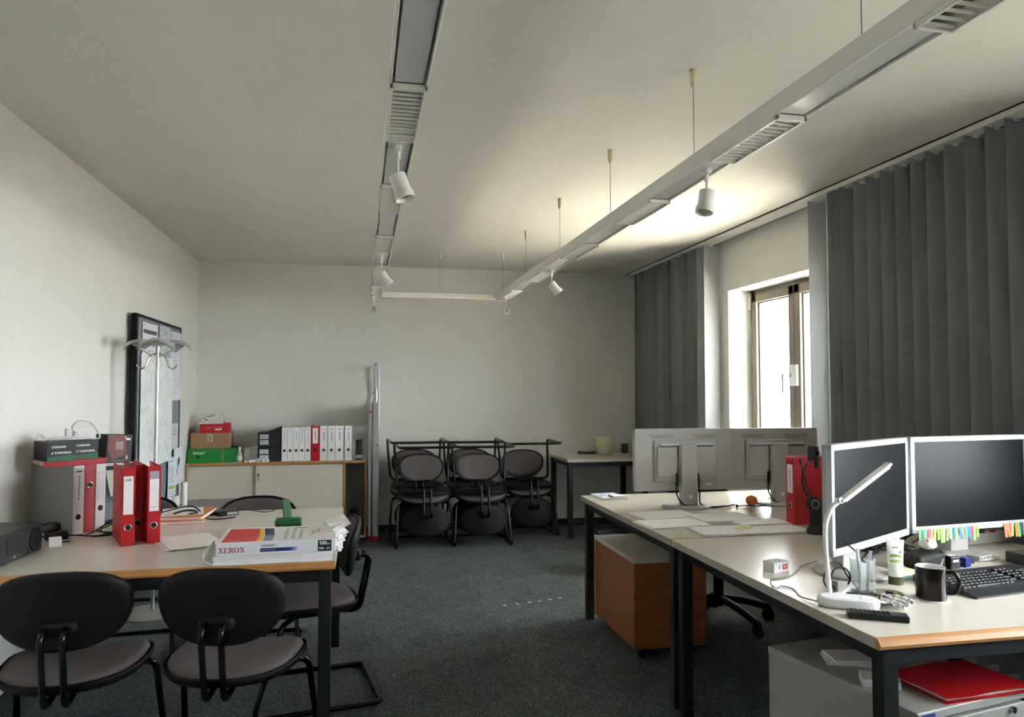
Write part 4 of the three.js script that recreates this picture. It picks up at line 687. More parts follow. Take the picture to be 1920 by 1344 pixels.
// ---------- things on the sideboard ----------
const TS = 0.722;
{
  const o = thing('archive_box', 'green archive box with white lettering on the sideboard', 'box', [-1.285, TS, -7.06], 0.02);
  part(o, 'carton', S().box(0.385, 0.124, 0.28, 0, 0.062, 0, 0.002), mat.green);
  part(o, 'lid_edge', S().box(0.388, 0.012, 0.282, 0, 0.118, 0, 0.002), mat.green);
  sheet(o, 'front_print', 0.382, 0.11, canvasTex(512, 148, (x) => { x.fillStyle = '#1c8438'; x.fillRect(0, 0, 512, 148); x.fillStyle = '#e9f1e8'; x.font = 'italic bold 40px sans-serif'; x.fillText('Blukopol', 54, 46, 130); x.fillStyle = '#0c140d'; x.beginPath(); x.arc(112, 82, 17, 0, 7); x.fill(); x.fillStyle = '#7a7a46'; x.fillRect(372, 0, 26, 148); }), 0, 0.057, 0.1405, 0, 0, 0, 0.0006, 0.6);
  const b = thing('cardboard_box', 'brown cardboard box on the green archive box', 'box', [-1.30, TS + 0.1245, -7.07], -0.02);
  part(b, 'carton', S().box(0.315, 0.135, 0.24, 0, 0.0675, 0, 0.002), mat.card); part(b, 'tape', S().box(0.05, 0.001, 0.242, 0, 0.1355, 0).box(0.05, 0.05, 0.001, 0, 0.111, 0.1205), mat.tape);
  sheet(b, 'sticker', 0.04, 0.062, textTex(80, 120, '#c9c3ba', (x) => { x.fillStyle = '#554'; x.fillRect(14, 14, 20, 40); x.fillRect(44, 20, 16, 50); x.fillRect(16, 70, 44, 10); x.fillRect(24, 86, 30, 22); }), 0.005, 0.09, 0.1215);
  const r = thing('slim_box', 'flat red box with white print on the brown cardboard box', 'box', [-1.27, TS + 0.26, -7.05], 0.06);
  part(r, 'carton', S().box(0.245, 0.078, 0.17, 0, 0.039, 0, 0.003), mat.redCard);
  sheet(r, 'front_print', 0.24, 0.074, canvasTex(256, 80, (x) => { x.fillStyle = '#b5161d'; x.fillRect(0, 0, 256, 80); x.fillStyle = '#e8b9b9'; scribble(x, 40, 26, 180, 1, 12, '#e9b3b3', 1.4); scribble(x, 54, 44, 60, 1, 12, '#e9b3b3', 1.4); x.fillStyle = '#fff'; for (let k = 0; k < 6; k++) x.fillRect(130 + k * 11, 42 - k * 0.6, 8, 15 + (k % 3) * 2); }), 0, 0.039, 0.0855);
  const p = thing('printed_pack', 'white crumpled pack with black print on the red box', 'pack', [-1.29, TS + 0.338, -7.06], 0.12);
  const pg = new THREE.BoxGeometry(0.20, 0.085, 0.13, 8, 6, 6), pp = pg.attributes.position; for (let i = 0; i < pp.count; i++) { const x = pp.getX(i), y = pp.getY(i), z = pp.getZ(i); pp.setXYZ(i, x + 0.006 * Math.sin(y * 60 + z * 40), y + 0.012 * (x / 0.1) * (y > 0 ? 1 : 0.0) + 0.004 * Math.sin(x * 70 + z * 50) * (y > -0.03 ? 1 : 0), z + 0.005 * Math.sin(x * 50 + y * 40)); } pg.computeVertexNormals();
  const packTex = textTex(256, 128, '#d6d3cc', (x) => { x.fillStyle = '#35322f'; x.save(); x.translate(10, 30); x.rotate(-0.15); for (let k = 0; k < 8; k++) x.fillRect(k * 22, rr(0, 8), rr(8, 19), rr(8, 20)); x.restore(); for (let k = 0; k < 26; k++) { x.beginPath(); x.arc(rnd() * 256, 60 + rnd() * 60, 2 + rnd() * 7, 0, 7); rnd() > 0.5 ? x.fill() : x.stroke(); } });
  const pm = new THREE.Mesh(pg, M(0xffffff, { map: packTex, roughness: 0.7 })); pm.name = 'wrapper'; pm.position.set(-0.02, 0.0425, 0); pm.castShadow = pm.receiveShadow = true; p.add(pm);
  part(p, 'loose_end', S().add(new THREE.IcosahedronGeometry(0.035, 2), 0.1, 0.03, 0.01), M(0xcfccc6, { roughness: 0.8 }));
  p.children[1].scale.set(1.2, 0.8, 1.2); p.children[1].position.set(-0.02, 0.005, 0);
}
{
  const o = thing('pump_bottle', 'small clear bottle with white cap on the sideboard', 'bottle', [-1.048, TS, -6.935]);
  part(o, 'body', S().lathe([[0, 0], [0.021, 0], [0.023, 0.004], [0.023, 0.07], [0.018, 0.086], [0.009, 0.095], [0.009, 0.1], [0, 0.1]], 0, 0, 0, 28), mat.clearPlastic);
  part(o, 'label', S().add(new THREE.CylinderGeometry(0.0235, 0.0235, 0.04, 28, 1, true), 0, 0.04, 0), M(0xc9d3b2, { roughness: 0.6 }));
  part(o, 'cap', S().cyl(0.0115, 0.010, 0.034, 0, 0.117, 0, 0, 0, 0, 20), mat.white);
  const f = thing('leaning_file', 'pale grey file leaning behind the clear bottle', 'folder', [-0.955, TS, -7.09], 0.1);
  part(f, 'cover', S().extrude([[-0.075, 0], [0.075, 0], [0.075, 0.135], [-0.075, 0.105]], 0.035, 0.002, 0, 0, -0.02), mat.whiteBinder); part(f, 'paper_block', S().box(0.14, 0.09, 0.028, 0, 0.05, -0.004), mat.paperEdge);
  const sm = 'small white packets on the sideboard edge';
  [[-0.99, 0.03, 0.018, 0.0, 'yellowish small packet beside the clear bottle'], [-0.94, 0.05, 0.022, 0.3, 'small white packet left in the row before the leaning file'], [-0.885, 0.04, 0.03, -0.2, 'small white packet with blue print before the leaning file'], [-0.825, 0.06, 0.028, 0.1, 'small white carton before the black magazine files']].forEach(([x, w, h, t, lab], k) => { const c = thing('packet', lab, 'packet', [x, TS, -6.915], t, sm); part(c, 'carton', S().box(w, h, 0.03, 0, h / 2, 0, 0.003), [M(0xc9bf8c), mat.white, mat.paper2, mat.white][k]); part(c, 'print_band', S().box(w * 0.4, h * 0.4, 0.0008, 0, h * 0.5, 0.0153), [mat.paper, M(0x8f9aa4), M(0x41598c), mat.greyDark][k]); });
}
for (const [y, lab] of [[0, 'black magazine file with two white labels, lower of two stacked'], [0.132, 'black magazine file with two white labels, upper of two stacked']]) {
  const o = thing('magazine_file', lab, 'file box', [-0.8, TS + y, -7.03], 0, 'black magazine files on the sideboard'), w = 0.19;
  part(o, 'case', S().span(-w / 2, w / 2, 0, 0.128, -0.13, 0.1, 0.002), mat.boxBlack);
  for (let k = 0; k < 2; k++) sheet(o, 'label', 0.075, 0.04, textTex(96, 48, '#cfd1d2', (x) => scribble(x, 10, 10, 70, 3, 12, '#555', 1.4)), -w / 2 + 0.055, 0.09 - k * 0.05, 0.1005);
  if (y) part(o, 'side_notch', S().extrude([[-0.03, 0], [0.09, 0], [0.09, 0.02 + y * 0.2], [-0.03, 0]].slice(0, 3), 0.2, 0, 0, 0.128, -0.12), mat.boxBlack);
}
{
  const xs = [-0.694, -0.6435, -0.593, -0.5424, -0.4917, -0.4408, -0.3618, -0.2918, -0.2262, -0.1509, -0.0753];
  const labs = ['white binder nearest the black magazine files', 'second white binder counted from the black magazine files', 'third white binder counted from the black magazine files, narrow label', 'fourth white binder counted from the black magazine files', 'white binder directly left of the red binder on the sideboard', 'red binder among the white ones on the sideboard', 'white binder directly right of the red binder on the sideboard', 'second white binder right of the red one on the sideboard', 'third white binder right of the red one on the sideboard', 'white binder at the right end of the row on the sideboard'];
  for (let k = 0; k < 10; k++) { const w = xs[k + 1] - xs[k] - 0.003 - (k === 9 ? 0.008 : 0), red = k === 5, h = k < 5 ? 0.302 : 0.312; binder(labs[k], [(xs[k] + xs[k + 1]) / 2 + (k === 9 ? 0.004 : 0), TS, -6.94 - rr(0, 0.012)], rr(-0.015, 0.015) * (k === 9 ? 2 : 1), w, red ? mat.redBinder : mat.whiteBinder, { kind: red ? 'line' : k < 5 ? ['line', 'blank', 'line', 'rows', 'rows'][k] : 'box', labelY: 0.225, labelH: 0.14, ring: false, ringY: 0.095, group: 'binders in a row on the sideboard', h, lw: k < 5 ? w * 0.55 : w * 0.62 }); }
}
{
  const o = thing('spray_can', 'dark can with light lower half at the right end of the sideboard', 'can', [-0.015, TS, -7.0]);
  part(o, 'body', S().lathe([[0, 0], [0.031, 0], [0.032, 0.004], [0.032, 0.12], [0.028, 0.132], [0, 0.134]], 0, 0, 0, 28), M(0x4c524d, { roughness: 0.3, metalness: 0.3 }));
  part(o, 'cap', S().cyl(0.03, 0.029, 0.05, 0, 0.155, 0, 0, 0, 0, 28), mat.blackPlastic); part(o, 'band', S().add(new THREE.CylinderGeometry(0.0325, 0.0325, 0.03, 28, 1, true), 0, 0.03, 0), mat.alu);
}
{ const o = thing('cloth_bag', 'dark blue bag in the open right bay of the sideboard', 'bag', [-0.06, 0.05, -7.02], 0.2); const g = new THREE.IcosahedronGeometry(0.1, 4), p = g.attributes.position; for (let i = 0; i < p.count; i++) { const v = V(p.getX(i), p.getY(i), p.getZ(i)), n = 1 + 0.14 * Math.sin(v.x * 40 + v.y * 23) * Math.cos(v.z * 36) + 0.06 * Math.sin(v.y * 90); p.setXYZ(i, v.x * n * 0.72, Math.max(-0.1, v.y * n * 1.15), v.z * n); } g.computeVertexNormals(); part(o, 'bag_body', S().add(g, 0, 0.1, 0), M(0x1d2740, { roughness: 0.9 })); part(o, 'strap', S().tube([[-0.03, 0.19, 0.05], [0.0, 0.25, 0.07], [0.04, 0.21, 0.06]], 0.006), mat.blackRubber); }
// ---------- ladder, standing folded with its side to the room ----------
{
  const o = thing('step_ladder', 'folded aluminium step ladder standing beside the sideboard', 'ladder', [0.115, 0, -7.05], 0.0);
  const zn = 0.19, zf = -0.21;
  const st = (name, z, x, y1, w, d) => { const m = part(o, name, S().box(w, y1 - 0.03, d, x, 0.03 + (y1 - 0.03) / 2, z, 0.005), mat.alu); part(m, 'rubber_foot', S().box(w + 0.004, 0.045, d + 0.004, x, 0.0225, z, 0.004), mat.redFoot, 'red rubber foot'); return m; };
  st('front_stile', zn, 0.02, 1.27, 0.056, 0.022); st('front_stile', zf, 0.02, 1.27, 0.056, 0.022);
  st('rear_stile', zn - 0.012, -0.032, 1.24, 0.03, 0.02); st('rear_stile', zf + 0.012, -0.032, 1.24, 0.03, 0.02);
  part(o, 'handle_bow', S().bend([[0.02, 1.25, zn], [0.022, 1.595, zn - 0.03], [0.022, 1.60, (zn + zf) / 2], [0.022, 1.595, zf + 0.03], [0.02, 1.25, zf]], 0.014, 0.06), mat.alu);
  part(o, 'handle_cover', S().box(0.05, 0.33, 0.012, 0.024, 1.42, zn - 0.004, 0.004), mat.alu);
  part(o, 'shelf', S().box(0.02, 0.20, 0.36, 0.0, 1.12, (zn + zf) / 2, 0.006), mat.greyPlastic); part(o, 'top_rail', S().bend([[-0.032, 1.235, zn - 0.012], [-0.022, 1.31, zn - 0.012], [0.01, 1.34, zn - 0.012]], 0.011, 0.03), mat.alu);
  for (let k = 0; k < 4; k++) part(o, 'step', S().box(0.05, 0.075, 0.38, 0.022, 0.26 + k * 0.23, (zn + zf) / 2, 0.004, 0, 0, 0.1), mat.alu);
  part(o, 'rivet', S().cyl(0.006, 0.006, 0.004, 0.03, 0.86, zn + 0.012, Math.PI / 2, 0, 0, 12), mat.blackRubber); part(o, 'sticker', S().box(0.018, 0.02, 0.0008, -0.03, 1.16, zn + 0.0005), mat.redFoot);
  part(o, 'cross_strut', S().box(0.012, 0.03, 0.36, -0.035, 0.45, (zn + zf) / 2, 0.003), mat.alu);
}
// ---------- paper rolls by the pinboard ----------
for (const [x, y, z, h, lab] of [[-1.255, 0.5, -5.80, 0.19, 'white paper roll standing on the low grey cabinet'], [-1.20, 0, -5.30, 0.66, 'white paper roll standing on the floor by the pinboard edge']]) {
  const o = thing('paper_roll', lab, 'paper roll', [x, y, z], 0, 'white paper rolls'); part(o, 'roll', S().lathe([[0.016, 0], [0.022, 0], [0.022, h], [0.016, h], [0.016, h - 0.03], [0, h - 0.03]], 0, 0, 0, 28), mat.paper); part(o, 'core', S().lathe([[0.0155, h - 0.03], [0.0155, h + 0.001], [0.017, h + 0.001]], 0, 0, 0, 24), mat.card);
}
// ---------- small table in the far right corner ----------
{
  const o = thing('flower_pot', 'cream plant pot on the small corner table', 'pot', [2.375, TL, -7.06]);
  part(o, 'pot', S().lathe([[0, 0], [0.062, 0], [0.072, 0.01], [0.092, 0.08], [0.098, 0.14], [0.094, 0.178], [0.088, 0.18], [0.088, 0.15], [0, 0.145]], 0, 0, 0, 40), M(0xd8cfb2, { roughness: 0.5 })); part(o, 'soil', S().cyl(0.086, 0.086, 0.008, 0, 0.148, 0), M(0x3a3028, { roughness: 1 }));
  const p = thing('desk_phone', 'flat black handset lying on the small corner table', 'phone', [2.2, TL, -7.1], 0.1); part(p, 'body', S().box(0.18, 0.022, 0.05, 0, 0.011, 0, 0.008), mat.blackPlastic); part(p, 'earpiece', S().box(0.03, 0.01, 0.045, -0.07, 0.024, 0, 0.004), mat.blackRubber);
  const c = thing('dark_cup', 'dark cup at the right end of the small corner table', 'cup', [2.615, TL, -7.15]); part(c, 'body', S().lathe([[0, 0], [0.032, 0], [0.036, 0.09], [0.033, 0.09], [0.029, 0.008], [0, 0.008]], 0, 0, 0, 28), M(0x4a463f, { roughness: 0.6 })); part(c, 'rim', S().add(new THREE.TorusGeometry(0.0345, 0.0016, 8, 28), 0, 0.09, 0, Math.PI / 2), M(0x4a463f, { roughness: 0.4 }));
}
{ const o = thing('waste_bin', 'black waste bin on the floor behind the far right desk', 'bin', [1.87, 0, -5.35]); part(o, 'body', S().lathe([[0, 0], [0.10, 0], [0.125, 0.29], [0.119, 0.29], [0.095, 0.008], [0, 0.008]], 0, 0, 0, 32), mat.blackPlastic); part(o, 'rim', S().add(new THREE.TorusGeometry(0.123, 0.004, 8, 32), 0, 0.29, 0, Math.PI / 2), mat.blackPlastic); }
// ---------- tape on the carpet, cable by the left wall ----------
[[0.90, 0.02], [0.985, 0.018], [1.07, 0.026], [1.14, 0.02], [1.215, 0.03], [1.285, 0.024]].forEach(([x, w], k) => single('tape_piece', `white tape scrap on the carpet, number ${['one', 'two', 'three', 'four', 'five', 'six'][k]} counted from the left`, 'tape', S().box(w, 0.0012, 0.009, 0, 0.0006, 0), mat.paper, [x, 0, -4.665 - k * 0.018], rr(-0.2, 0.2), 'white tape scraps on the carpet'));
single('floor_cable', 'white cable on the floor under the leftmost chair', 'cable', S().tube([[-1.40, 0.3, -2.60], [-1.30, 0.15, -2.56], [-1.17, 0.03, -2.52], [-1.12, 0.006, -2.44], [-1.14, 0.006, -2.36], [-1.25, 0.006, -2.28], [-1.4, 0.006, -2.2]], 0.005, { sides: 8, n: 60 }), mat.whiteCable);

// ---------- monitors ----------
const TD = 0.725;
function monitor(label, [x, z], turn, { w = 0.585, h = 0.355, yc = 1.0075, back = 0.0, standZ = -0.12, standTurn = 0, shell = mat.monGrey, bezel = mat.monBezel, group, baseR = 0.125 } = {}) {   // screen faces +z, origin on the desk under the panel
  const o = thing('monitor', label, 'monitor', [x, TD, z], turn, group), y = yc - TD, b = 0.019;
  part(o, 'bezel', S().span(-w / 2, w / 2, y + h / 2 - b, y + h / 2, -0.018, 0.004, 0.002).span(-w / 2, w / 2, y - h / 2, y - h / 2 + b + 0.005, -0.018, 0.004, 0.002).span(-w / 2, -w / 2 + b, y - h / 2, y + h / 2, -0.018, 0.004, 0.002).span(w / 2 - b, w / 2, y - h / 2, y + h / 2, -0.018, 0.004, 0.002), bezel, 'silver-white bezel');
  part(o, 'screen', S().span(-w / 2 + b - 0.001, w / 2 - b + 0.001, y - h / 2 + b, y + h / 2 - b + 0.001, -0.01, 0.0005), mat.screen, 'dark switched-off screen');
  part(o, 'rear_housing', S().span(-w / 2, w / 2, y - h / 2, y + h / 2, -0.030, -0.012, 0.004), shell);
  part(o, 'rear_box', S().box(0.36, 0.225, 0.022, 0, y - 0.005, -0.039, 0.006), shell);
  part(o, 'arm_cover', S().box(0.31, 0.012, 0.03, 0.0, y + 0.082, -0.06, 0.003, 0.3), bezel);
  for (const s of [-1, 1]) part(o, 'socket_cover', S().box(0.115, 0.165, 0.016, s * 0.112, y - 0.01, -0.056, 0.005), shell);
  const vent = S(); for (const s of [-1, 1]) for (let k = 0; k < 3; k++) vent.box(0.15 - 0.02 * k, 0.004, 0.0012, s * 0.13, y + h / 2 - 0.035 - k * 0.0075, -0.0303);
  part(o, 'vent', vent, mat.greyDark, 'darker vent slots').userData.kind = 'stuff';
  const st = new THREE.Group(); st.name = 'stand'; o.add(st); st.position.set(0, 0, standZ); st.rotation.y = standTurn;
  part(st, 'column', S().span(-0.046, 0.046, 0.012, y + 0.09, -0.025, 0.02, 0.006), shell);
  part(st, 'column_cover', S().span(-0.042, 0.042, 0.015, 0.105, -0.03, -0.02, 0.004), shell);
  part(st, 'cable_hole', S().cyl(0.011, 0.011, 0.004, 0.0, 0.06, -0.031, Math.PI / 2, 0, 0, 20), mat.white);
  part(st, 'base', S().lathe([[0, 0], [baseR, 0], [baseR + 0.004, 0.004], [baseR, 0.010], [baseR - 0.03, 0.014], [0, 0.016]], 0, 0, 0.02, 48), shell, 'round base plate');
  part(st, 'neck_joint', S().box(0.07, 0.07, Math.max(0.02, -standZ - 0.06), 0, y + 0.02, (-standZ - 0.06) / 2 + 0.01, 0.004), mat.blackPlastic);
  part(o, 'button_row', (() => { const s = S(); for (let k = 0; k < 7; k++) s.box(0.005, 0.003, 0.0008, 0.03 + k * 0.0135, y - h / 2 + 0.012, 0.0043); return s; })(), mat.greyDark).userData.kind = 'stuff';
  return o;
}
const monGroup = 'monitors on the right desks';
const farL = monitor('grey monitor seen from behind, left one on the far right desk', [1.747, -3.865], Math.PI, { w: 0.575, h: 0.338, yc: 0.978, standZ: -0.075, group: monGroup });
const farR = monitor('grey monitor seen from behind, right one next to the window', [2.30, -3.868], Math.PI - 0.05, { w: 0.52, h: 0.338, yc: 0.975, standZ: -0.075, group: monGroup });
const nearA = monitor('monitor with dark screen behind the white desk lamp', [1.718, -2.263], 0.507, { standZ: -0.09, standTurn: -0.25, group: monGroup });
const nearB = monitor('monitor with coloured index flags under its screen', [2.285, -2.447], 0.113, { standZ: -0.075, group: monGroup });
for (const [m, d] of [[farL, 0], [farR, 0]]) for (const s of [-1, 1]) {
  if (m === farR && s < 0) continue;
  part(m, 'lead', S().bend([[s * 0.06, 0.175, -0.068], [s * 0.06, 0.145, -0.072], [s * 0.062, 0.118, -0.07]], 0.008, 0.01).tube([[s * 0.062, 0.12, -0.07], [s * 0.066, 0.07, -0.075], [s * 0.05 - 0.01, 0.02, -0.10], [s * 0.02 - 0.07, 0.006, -0.125], [-0.19, 0.006, -0.12], [-0.27, 0.006, -0.08]], 0.0042, { sides: 8, n: 50 }), mat.blackRubber, 'black monitor lead');
}
sheet(farL, 'sticker', 0.042, 0.014, textTex(64, 24, '#e4e4e2', (x) => scribble(x, 6, 8, 50, 1, 10, '#777')), -0.14, 0.115, -0.0335, 0, Math.PI, 0);
{ // index flags along the lower edge
  const cols = ['#7fd95c', '#2f7fae', '#8fdc62', '#e8557f', '#f59a62', '#a9e06a', '#86d957', '#9be25e', '#b9e98f', '#8fd968', '#c3e6a3', '#2f7fae', '#a4e480', '#3f8db5', '#f59a62', '#6dd1a8', '#3c86ae', '#e8557f', '#b2e36a', '#93dd5a'];
  const fm = {}, fg = S().box(0.0125, 0.05, 0.0006, 0, -0.025, 0).geometry(), y = 1.0075 - 0.1775 - TD + 0.014;
  const put = (c, x, a, l = 1) => { const m = piece(nearB, 'index_flag', fg, fm[c] ??= M(c, { roughness: 0.6 }), x, y, 0.0056 + rnd() * 0.003, rr(-0.08, 0.02), 0, a); m.scale.y = l; };
  for (let k = 0; k < 20; k++) put(cols[k], -0.262 + k * 0.0148, rr(-0.1, 0.1) + (k > 12 && k < 18 ? 0.22 : 0), rr(0.82, 1.1));
  ['#f59a62', '#f59a62', '#e8557f', '#b6e07a', '#f28f52', '#7fd95c', '#35609c', '#f59a62'].forEach((c, k) => put(c, 0.158 + k * 0.0145, rr(-0.08, 0.18), rr(0.9, 1.1)));
}
part(nearA, 'paper_tab', S().box(0.028, 0.05, 0.0008, 0.19, 0.095, 0.006, 0, -0.2, 0, 0.35), mat.paper, 'white paper tab on the lower edge');
{ const o = thing('webcam', 'small black webcam at the upper left corner of the lamp-side screen', 'webcam', [1.452, 1.115, -2.165], 0.5); part(o, 'body', S().box(0.024, 0.05, 0.03, 0, 0.04, -0.02, 0.005), mat.blackPlastic); part(o, 'clip', S().box(0.012, 0.03, 0.012, 0.012, 0.006, -0.015, 0.002), mat.blackRubber); part(o, 'lens', S().cyl(0.008, 0.008, 0.004, 0, 0.04, -0.004, Math.PI / 2, 0, 0, 20), mat.screen); }

// ---------- far desk ----------
binder('red binder with its spine to the room, standing on the far right desk', [2.0, TD, -3.214], -Math.PI / 2, 0.07, mat.redBinder, { kind: 'line', labelY: 0.215, labelH: 0.135, lw: 0.045, ring: true, ringY: 0.09 });
{ const b = scene.children[scene.children.length - 1]; for (const y of [0.20, 0.115]) part(b, 'rivet', S().cyl(0.004, 0.004, 0.002, -0.0355, y, -0.07, 0, 0, Math.PI / 2, 12).box(0.002, 0.006, 0.02, -0.0355, y, -0.085), mat.chrome); }
{
  const o = thing('headset_dock', 'black charging dock holding the headset beside the red binder', 'dock', [1.985, TD, -2.985], -0.3);
  part(o, 'foot', S().lathe([[0, 0], [0.042, 0], [0.044, 0.01], [0.036, 0.03], [0.02, 0.034], [0, 0.034]], 0, 0, 0, 32), mat.blackPlastic);
  part(o, 'post', S().box(0.05, 0.11, 0.036, -0.005, 0.075, 0, 0.01), mat.blackPlastic); part(o, 'badge', S().box(0.016, 0.008, 0.001, -0.005, 0.115, 0.0185), mat.greyPlastic);
  const h = thing('headset', 'black headset with microphone boom on its dock', 'headset', [1.985, TD, -2.96], 0);
  part(h, 'headband', S().tube([[-0.04, 0.145, 0], [-0.075, 0.2, 0], [-0.082, 0.262, 0], [-0.05, 0.318, 0], [0.02, 0.332, 0.01], [0.085, 0.30, 0.025], [0.12, 0.235, 0.035], [0.10, 0.165, 0.04], [0.05, 0.125, 0.035]], 0.0048, { sides: 8, n: 70 }), mat.blackPlastic);
  for (const [x, y, z, t] of [[-0.038, 0.138, 0.005, -0.15], [0.036, 0.117, 0.03, 0.1]]) { const e = part(h, 'ear_cup', S().lathe([[0, 0], [0.030, 0], [0.033, 0.006], [0.031, 0.022], [0.022, 0.026], [0, 0.026]], x, y, z, 32, Math.PI / 2, t), mat.blackPlastic); part(e, 'cup_ring', S().add(new THREE.TorusGeometry(0.017, 0.0022, 8, 32), x + 0.026 * Math.sin(t), y, z + 0.027 * Math.cos(t), 0, t), mat.greyPlastic); }
  part(h, 'microphone_boom', S().tube([[-0.04, 0.16, 0.012], [-0.07, 0.21, 0.02], [-0.09, 0.27, 0.02], [-0.1, 0.325, 0.015]], 0.003, { sides: 8 }).add(new THREE.SphereGeometry(0.007, 14, 10).scale(0.9, 1.7, 0.9), -0.101, 0.325, 0.015), mat.blackPlastic);
}
{ // paper on the far desk
  const g = 'papers on the far right desk', P = (label, x, z, t, n, w, d, tint) => paperPile(label, [x, TD, z], t, n, w, d, 0.012, g, tint);
  P('paper pile nearest the desk edge, before the left monitor back', 1.515, -3.555, 0.12, 3, 0.297, 0.21);
  P('longest paper pile, lying across the desk edge side', 1.44, -3.325, 0.10, 4, 0.30, 0.20);
  P('paper pile in the middle behind the yellow note', 1.755, -3.425, 0.06, 5, 0.297, 0.22);
  P('paper pile right in front of the red binder', 1.86, -3.275, -0.02, 4, 0.25, 0.14);
  P('front paper pile at the desk joint, left half', 1.615, -3.105, -0.04, 5, 0.30, 0.19);
  P('front paper pile at the desk joint, right half', 1.86, -3.085, 0.02, 4, 0.24, 0.17, mat.paper2);
  single('sticky_note', 'pale yellow note on the front paper pile', 'note', S().box(0.076, 0.0012, 0.05, 0, 0.0006, 0, 0, 0, 0, 0.06), M(0xd9d98e, { roughness: 0.8 }), [1.70, TD + 0.0122, -3.11], 0.5);
}
{ const o = thing('orange', 'orange lying between the two monitor backs', 'fruit', [2.105, TD, -3.76]); const g = new THREE.SphereGeometry(0.031, 32, 24), p = g.attributes.position; for (let i = 0; i < p.count; i++) { const y = p.getY(i); p.setY(i, y * 0.93 - (y > 0.025 ? 0.002 : 0)); } g.computeVertexNormals(); part(o, 'peel', S().add(g, 0, 0.029, 0), M(0xd2682a, { roughness: 0.5, bumpMap: texFine, bumpScale: 0.0008 })); part(o, 'stem_end', S().cyl(0.003, 0.002, 0.003, 0, 0.0565, 0, 0, 0, 0, 8), M(0x5b6a2c)); }
single('earphone_lead', 'thin black earphone lead beside the orange', 'cable', S().tube([[-0.13, 0.006, 0.06], [-0.10, 0.012, 0.08], [-0.03, 0.004, 0.07], [0.06, 0.004, 0.05], [0.16, 0.02, 0.03], [0.12, 0.03, -0.02], [0.22, 0.006, 0.02], [0.33, 0.006, 0.04]], 0.003, { sides: 6, n: 60 }).add(new THREE.SphereGeometry(0.008, 12, 8), -0.135, 0.008, 0.058), mat.blackRubber, [2.13, TD, -3.80], 0.1);
{
  const o = thing('notebook', 'white notebook with blue cover picture at the far corner of the desks', 'notebook', [1.44, TD, -4.215], 0.06);
  part(o, 'pages', S().box(0.148, 0.012, 0.21, 0, 0.006, 0, 0.001), mat.paper); sheet(o, 'cover_print', 0.146, 0.208, textTex(128, 180, '#cfe0ea', (x) => { x.fillStyle = '#86aac0'; for (let k = 0; k < 16; k++) x.fillRect(rnd() * 110, rnd() * 150, 8 + rnd() * 30, 4 + rnd() * 10); x.fillStyle = '#f1f3f4'; x.fillRect(0, 130, 128, 50); }), 0, 0.0124, 0, -Math.PI / 2);
  const n = thing('notepad', 'small white notepad lying on the blue and white notebook', 'notepad', [1.47, TD + 0.0128, -4.15], 0.02); part(n, 'pages', S().box(0.09, 0.008, 0.07, 0, 0.004, 0, 0.001), mat.paper); part(n, 'binding', S().box(0.008, 0.009, 0.07, -0.041, 0.0045, 0, 0.001), mat.greyDark);
}

// ---------- near desk ----------
{
  const o = thing('desk_lamp', 'white LED desk lamp with curved arm at the desk edge', 'lamp', [1.385, TD, -1.965], 0.0);
  const foot = [], n = 28; for (let i = 0; i < n; i++) { const t = i / n * Math.PI * 2, c = Math.cos(t), s = Math.sin(t); foot.push([Math.sign(c) * Math.pow(Math.abs(c), 0.62) * 0.085, Math.sign(s) * Math.pow(Math.abs(s), 0.8) * 0.042]); }
  part(o, 'foot', S().extrude(foot, 0.03, 0.011, 0.02, 0.0, 0.0, -Math.PI / 2, -0.55), mat.lampWhite);
  part(o, 'touch_panel', S().box(0.03, 0.0015, 0.03, 0.06, 0.0302, 0.03, 0.0005, 0, -0.55), mat.paper2);
  part(o, 'arm', S().tube([[-0.002, 0.028, -0.055], [-0.006, 0.10, -0.06], [-0.008, 0.19, -0.064], [-0.002, 0.24, -0.066], [0.018, 0.278, -0.066], [0.045, 0.298, -0.068]], 0.0075, { sides: 12, n: 50 }), mat.lampWhite);
  part(o, 'hinge', S().cyl(0.009, 0.009, 0.024, 0.045, 0.298, -0.068, Math.PI / 2 - 0.2, 0, 0, 20), mat.alu);
  part(o, 'light_bar', S().box(0.215, 0.011, 0.027, 0.135, 0.352, -0.069, 0.005, 0, 0.05, 0.55), mat.lampWhite); part(o, 'diffuser', S().box(0.19, 0.003, 0.021, 0.139, 0.346, -0.068, 0.001, 0, 0.05, 0.55), mat.white);
}
single('lamp_cord', 'thin grey cord wandering from the white lamp along the desk', 'cable', S().tube([[1.33, 0.735, -2.0], [1.325, 0.728, -2.08], [1.352, 0.728, -2.17], [1.335, 0.728, -2.205], [1.305, 0.728, -2.18], [1.313, 0.728, -2.225], [1.352, 0.728, -2.286], [1.408, 0.728, -2.30], [1.50, 0.728, -2.375], [1.56, 0.728, -2.44], [1.66, 0.728, -2.50]], 0.0022, { sides: 6, n: 90 }), M(0x8e8c88, { roughness: 0.6 }));
